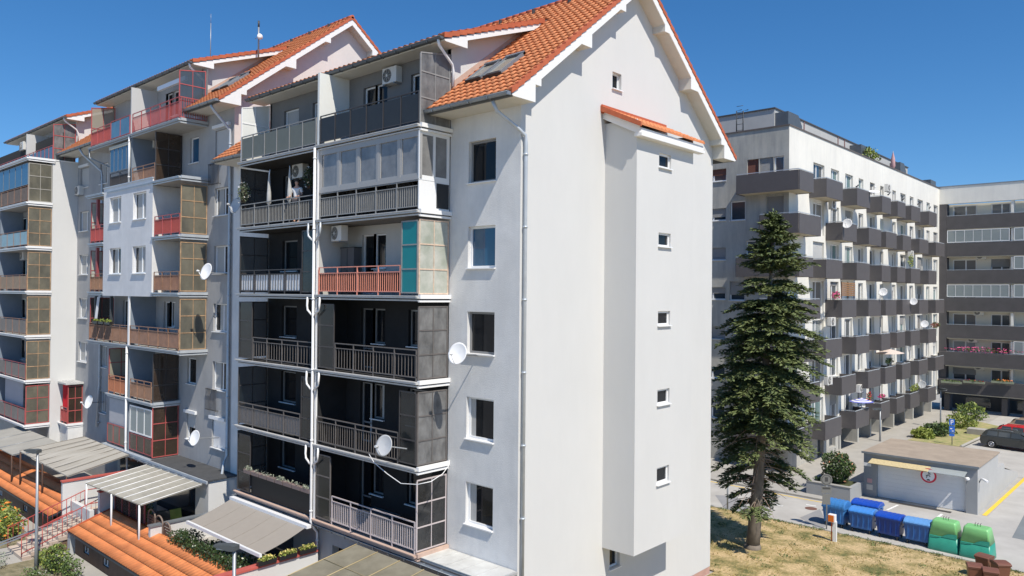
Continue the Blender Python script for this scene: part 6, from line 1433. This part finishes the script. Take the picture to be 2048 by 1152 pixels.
# ---------------------------------------------------------------- waste containers
def raw(t,mb,name,mm,bev=0,parent=None):
    me=bpy.data.meshes.new(name);me.from_pydata([tuple(v) for v in mb.v],[],mb.f);me.materials.append(mm)
    for i in mb.sm: me.polygons[i].use_smooth=True
    import bmesh
    b=bmesh.new();b.from_mesh(me);bmesh.ops.recalc_face_normals(b,faces=b.faces);b.to_mesh(me);b.free()
    o=bpy.data.objects.new(name,me);col.objects.link(o);o.parent=parent or t
    if bev: md=o.modifiers.new('bevel','BEVEL');md.width=bev;md.segments=3;md.limit_method='ANGLE'
    return o
def container(label,body,lid,dome=False):
    t=thing('waste_container',label,'waste container',(0,0,0),'large waste containers on the kerb')
    m=MB();i=0
    lo=[(-.6,-.42),(.6,-.42),(.6,.42),(-.6,.42)];hi=[(-.68,-.52),(.68,-.52),(.68,.52),(-.68,.52)]
    m.v=[Vector((x,y,.2)) for x,y in lo]+[Vector((x,y,1.08)) for x,y in hi];m.f=[(3,2,1,0),(4,5,6,7),(0,1,5,4),(1,2,6,5),(2,3,7,6),(3,0,4,7)]
    raw(t,m,'body',body,.05)
    m=MB();m.box(-.7,.7,1.03,1.1,.5,.545);m.box(-.7,.7,1.03,1.1,-.545,-.5);m.box(-.725,-.68,1.03,1.1,-.52,.52);m.box(.68,.725,1.03,1.1,-.52,.52)
    for x in (-.45,-.15,.15,.45): m.box(x-.02,x+.02,.3,1.03,.47,.53)
    raw(t,m,'rim',body)
    m=MB(**FX(-.7));prof=[(-.55,1.1)]+[(-.55*math.cos(a*math.pi/10),1.1+(.36 if dome else .19)*math.sin(a*math.pi/10)) for a in range(1,10)]+[(.55,1.1)]
    m.prism(prof,0,1.4);l=raw(t,m,'lid',lid,.03)
    m=MB(**FX(-.7))
    for k in range(6): 
        o=.1+k*.235;m.prism([(a*1.02,1.1+(z-1.1)*1.06) for a,z in prof],o,o+.06)
    raw(t,m,'lid_rib',lid,0,l)
    for x in (-.5,.5):
        for y in (-.36,.36):
            m=MB();m.cyl((x,.1,-y),(1,0,0),.1,.06,14);raw(t,m,'wheel',rubber)
    m=MB()
    for s in (-1,1): m.cyl((s*.74,1.0,0),(1,0,0),.05,.12,10);m.tube([(s*.73,.75,.3),(s*.79,.75,.3),(s*.79,.75,-.3),(s*.73,.75,-.3)],.018,6)
    raw(t,m,'trunnion',body)
    return t
def place(t,px0,px1,pz,rz=0):
    a,b=P(px0,pz[0]),P(px1,pz[1]);c=(a+b)/2;d=b-a;t.location=(c.x,c.y+.5,GZ);t.rotation_euler=(0,0,rz)
YC=41.75
spec=[(1664,'round lidded pale blue container, first of the row beside the sign post',mat('mid_blue_plastic',(.05,.2,.48),.4,.08,3),mat('mid_blue_plastic',(.05,.2,.48)),True),
(1719,'blue container with ribbed light blue lid, second in the row',blue_bin,blue_lid,False),(1775,'deep blue container with bright blue lid, third in the row',mat('navy_plastic',(.012,.05,.24),.4),blue_bin2,False),
(1832,'blue container with pale blue lid, last before the green ones',blue_bin,mat('washed_blue_lid',(.12,.3,.6),.4,.05,3),False)]
for i,(px,l,a,b,dm) in enumerate(spec):
    t=container(l,a,b,dm);x=at(px,1075,'y',YC-.5).x;t.scale=(.85,.92,.95);t.location=(x,YC+[.15,.05,0,-.05][i],GZ);t.rotation_euler=(0,0,R([-3,1,-2,2][i]))
t=container('half hidden container with a vivid blue lid behind the second one',blue_bin,blue_bin2);t.location=(at(1733,1020,'y',YC+1.3).x,YC+1.45,GZ)
def igloo(label,x,y):
    t=thing('bottle_bank',label,'bottle bank',(0,0,0),'green bottle banks')
    def ring(z,w,d,r=.1): 
        pts=[]
        for cx,cy,a0 in ((w-r,d-r,0),(-w+r,d-r,90),(-w+r,-d+r,180),(w-r,-d+r,270)):
            for k in range(5): a=R(a0+k*22.5);pts.append(Vector((cx+r*math.cos(a),cy+r*math.sin(a),z)))
        return pts
    def shell(rs,name,mm):
        m=MB();n=len(rs[0])
        for rg in rs: m.v+=rg
        for j in range(len(rs)-1):
            for k in range(n): m.sm.add(len(m.f));m.f.append((j*n+k,j*n+(k+1)%n,(j+1)*n+(k+1)%n,(j+1)*n+k))
        m.f.append(tuple(range(n-1,-1,-1)));m.f.append(tuple(range((len(rs)-1)*n,len(rs)*n)))
        return raw(t,m,name,mm)
    shell([ring(0,.74,.62),ring(.12,.74,.62),ring(.75,.69,.56)],'lower_body',green_bin2)
    shell([ring(.75,.69,.56),ring(1.38,.58,.45),ring(1.46,.56,.42),ring(1.49,.5,.36)],'upper_body',green_bin)
    m=MB(**FY(-.0));pts=[]
    for k in range(13):
        xx=-.66+1.32*k/12;s=1/(1+math.exp(-(k-6)*.9));pts.append((xx,.62+.33*s))
    m.prism([(-.68,.4)]+[(-.68,.62)]+pts+[(.68,.95),(.68,.4)],.545,.575) if False else None
    # lower colour rises in a wave across the front
    wv=MB(O=(0,0,0),U=X,N=-Y)
    for k in range(12):
        (x0,z0),(x1,z1)=pts[k],pts[k+1];dep=lambda z:.565-(z-.75)*.18 if z>.75 else .57+(.75-z)*.06
        wv.quad((x0,.72,dep(.72)+.004),(x1,.72,dep(.72)+.004),(x1,z1,dep(z1)+.006),(x0,z0,dep(z0)+.006))
    raw(t,wv,'wave_front',green_bin2)
    m=MB(O=(0,0,0),U=X,N=Y);m.cyl((.0,1.2,.5),(0,0,1),.1,.06,16);raw(t,m,'bottle_hole',rubber)
    m=MB()
    for s in (-.12,0,.12): m.tube([(s,1.48,0),(s,1.62,0),(s+.05,1.66,0)],.015,5)
    raw(t,m,'lifting_hook',darksteel)
    t.scale=(.9,.9,.95);t.location=(x,y,GZ);t.rotation_euler=(0,0,R(-2));return t
igloo('green bottle bank directly right of the blue containers',at(1888,1085,'y',41.3).x,41.65)
igloo('green bottle bank at the right end of the row, behind the brown bins',at(1952,1095,'y',41.2).x,41.55)
def wheelie(label,x,y,rz,op=False):
    t=thing('wheelie_bin',label,'wheelie bin',(x,y,GZ),'brown wheelie bins');t.rotation_euler=(0,0,R(rz))
    m=MB();m.v=[Vector((a,b,.08)) for a,b in ((-.2,-.2),(.2,-.2),(.2,.2),(-.2,.2))]+[Vector((a,b,.95)) for a,b in ((-.27,-.3),(.27,-.3),(.27,.28),(-.27,.28))];m.f=[(3,2,1,0),(4,5,6,7),(0,1,5,4),(1,2,6,5),(2,3,7,6),(3,0,4,7)];raw(t,m,'body',brown_bin,.03)
    m=MB();m.box(-.29,.29,.93,.97,-.3,.32);raw(t,m,'rim',brown_bin,.01)
    m=MB(**FX(-.29));m.prism([(-.33,.97),(.3,.99),(.3,1.03),(.1,1.08),(-.2,1.06),(-.33,1.01)],0,.58);raw(t,m,'lid',brown_bin,.015)
    m=MB();m.tube([(-.22,.98,-.36),(.22,.98,-.36)],.02,6);m.tube([(-.22,.98,-.28),(-.22,.98,-.36)],.015,6);m.tube([(.22,.98,-.28),(.22,.98,-.36)],.015,6);raw(t,m,'handle',brown_bin)
    for s in (-.25,.25): m=MB();m.cyl((s,.11,-.2),(1,0,0),.11,.05,16);raw(t,m,'wheel',rubber)
    return t
for px,py,yy,l,rz in ((1949,1122,36.8,'brown wheelie bin nearest the camera on the left of its group',20),(1981,1133,36.6,'brown wheelie bin in the front right of its group',15),(1969,1112,38.4,'brown wheelie bin at the back with its lid tilted, against the bottle bank',-15),(2001,1126,37.9,'brown wheelie bin at the back right of its group',40)):
    p=at(px,py,'y',yy);wheelie(l,p.x,yy,rz)
# ---------------------------------------------------------------- cars
def car(label,paint,estate,x,y,rz=0,cat='car',dx=0):
    t=thing('parked_car',label,cat,(x,y,GZ),'cars parked in the courtyard');t.rotation_euler=(0,0,R(rz))
    L=4.6 if estate else 4.2;h=L/2
    lowp=[(-h,.45),(-h-.02,.62),(-h+.03,.9),(-h+.15,1.0),(h-1.35,.95),(h-.35,.8),(h-.05,.62),(h,.4),(h-.08,.22)]
    arcs=lambda cx:[(cx+.36*math.cos(a*math.pi/8),.3+.36*math.sin(a*math.pi/8)) for a in range(0,9)]
    out=lowp+[(h-.5,.2)]+arcs(h-.9)+arcs(-h+.85)+[(-h+.1,.22)]
    m=MB(O=(0,0,0),U=X,N=Y);nn=[(-.88,.93),(-.8,1.0),(.8,1.0),(.88,.93)]
    k=len(out)
    for w,s in nn: m.v+=[Vector((px_*(1 if abs(w)<.85 else .985),w,.2+(pz-.2)*s)) for px_,pz in out]
    for j in range(3):
        for i in range(k): m.f.append((j*k+i,j*k+(i+1)%k,(j+1)*k+(i+1)%k,(j+1)*k+i))
    m.f.append(tuple(range(k-1,-1,-1)));m.f.append(tuple(range(3*k,4*k)));body=raw(t,m,'body',paint,.02)
    rear=-h+.12 if estate else -h+.2
    g0=[(rear,.95),(rear+.3,1.42),(h-2.35,1.46),(h-1.85,1.38),(h-1.1,.93)] if estate else [(rear,.95),(rear+.45,1.4),(h-2.25,1.45),(h-1.75,1.36),(h-1.0,.92)]
    m=MB();k=len(g0)
    def lay(w,sc_=1): return [Vector((a,w*(1-.22*max(0,(b-.93)/.5)),b)) for a,b in g0]
    m.v=lay(-.84)+lay(.84)
    for i in range(k): m.f.append((i,(i+1)%k,k+(i+1)%k,k+i))
    m.f.append(tuple(range(k-1,-1,-1)));m.f.append(tuple(range(k,2*k)));raw(t,m,'cabin',paint,.04)
    # side windows, slightly proud, on both sides
    x0,x3=g0[0][0],g0[-1][0]
    ws=[(rear+.35,rear+1.15),(rear+1.22,rear+2.05),(rear+2.12,h-1.35)]
    for s in (-1,1):
        for a,b in ws:
            last=b>h-1.5
            def wy(z): return s*(.845*(1-.22*max(0,(z-.93)/.5))+.006)
            pts=[(a,1.0),(b,1.0),(b-(.42 if last else .02),1.36),(a+(.12 if a<rear+.5 else .02),1.36)]
            m=MB();m.v=[Vector((u,wy(z),z)) for u,z in pts];m.f=[(0,1,2,3)];raw(t,m,'side_window',glass_far)
    m=MB();m.v=[Vector((h-1.12,-.7,.99)),Vector((h-1.12,.7,.99)),Vector((h-1.78,.6,1.385)),Vector((h-1.78,-.6,1.385))];m.v=[v+Vector((.03,0,.02)) for v in m.v];m.f=[(0,1,2,3)];raw(t,m,'windscreen',glass_far)
    m=MB();m.v=[Vector((rear-.01,-.68,1.0)),Vector((rear-.01,.68,1.0)),Vector((rear+.24,.6,1.36)),Vector((rear+.24,-.6,1.36))];m.v=[v+Vector((-.02,0,0)) for v in m.v];m.f=[(0,1,2,3)];raw(t,m,'rear_window',glass_far)
    for cx in (h-.9,-h+.85):
        for s in (-1,1):
            m=MB(O=(0,0,0),U=X,N=Y);m.cyl((cx,.32,s*.8),(0,0,1),.32,.2,24);o=raw(t,m,'wheel',tyre)
            m=MB(O=(0,0,0),U=X,N=Y);m.cyl((cx,.32,s*.895),(0,0,1),.07,.03,12)
            for a in range(10): m.tube([(cx,.32,s*.9),(cx+.2*math.cos(a*.628),.32+.2*math.sin(a*.628),s*.9)],.02,4)
            m.tube([(cx+.2*math.cos(a*math.pi/10),.32+.2*math.sin(a*math.pi/10),s*.9) for a in range(21)],.022,5);raw(t,m,'rim',rim,0,o)
    for s in (-1,1):
        m=MB();m.box(-h-.01,-h+.2,.7,.92,s*.62-.16,s*.62+.16);raw(t,m,'tail_light',mat('tail_lamp',(.35,.01,.01),.2),.02)
        m=MB();m.box(h-.3,h-.02,.6,.74,s*.6-.17,s*.6+.17);raw(t,m,'headlight',mat('headlamp',(.7,.72,.75),.1),.02)
        m=MB();m.box(h-1.6,h-1.42,.95,1.07,s*.97-.09,s*.97+.09);raw(t,m,'mirror',paint,.03)
    if estate:
        for s in (-.58,.58): m=MB(O=(0,0,0),U=X,N=Y);m.tube([(rear+.5,1.47,s),(rear+.6,1.5,s),(h-2.4,1.52,s),(h-2.3,1.47,s)],.018,6);raw(t,m,'roof_rail',zinc)
    return t
cr,cf=P(1977,893),P(2045,908)
car('dark grey estate car parked at the right picture edge',mat('graphite_paint',(.035,.04,.04),.2,spec=.7),True,(cr.x+cf.x)/2+.55,72.1+.9,-8)
q=P(2020,880);car('bright red car behind the dark grey estate',mat('red_paint',(.55,.015,.02),.2,spec=.7),False,q.x+1.2,76.6,-8)
q=P(2040,862);car('beige brown car parked farthest back at the right edge',mat('beige_paint',(.3,.22,.16),.25,spec=.7),False,q.x+1.6,81.5,-8)
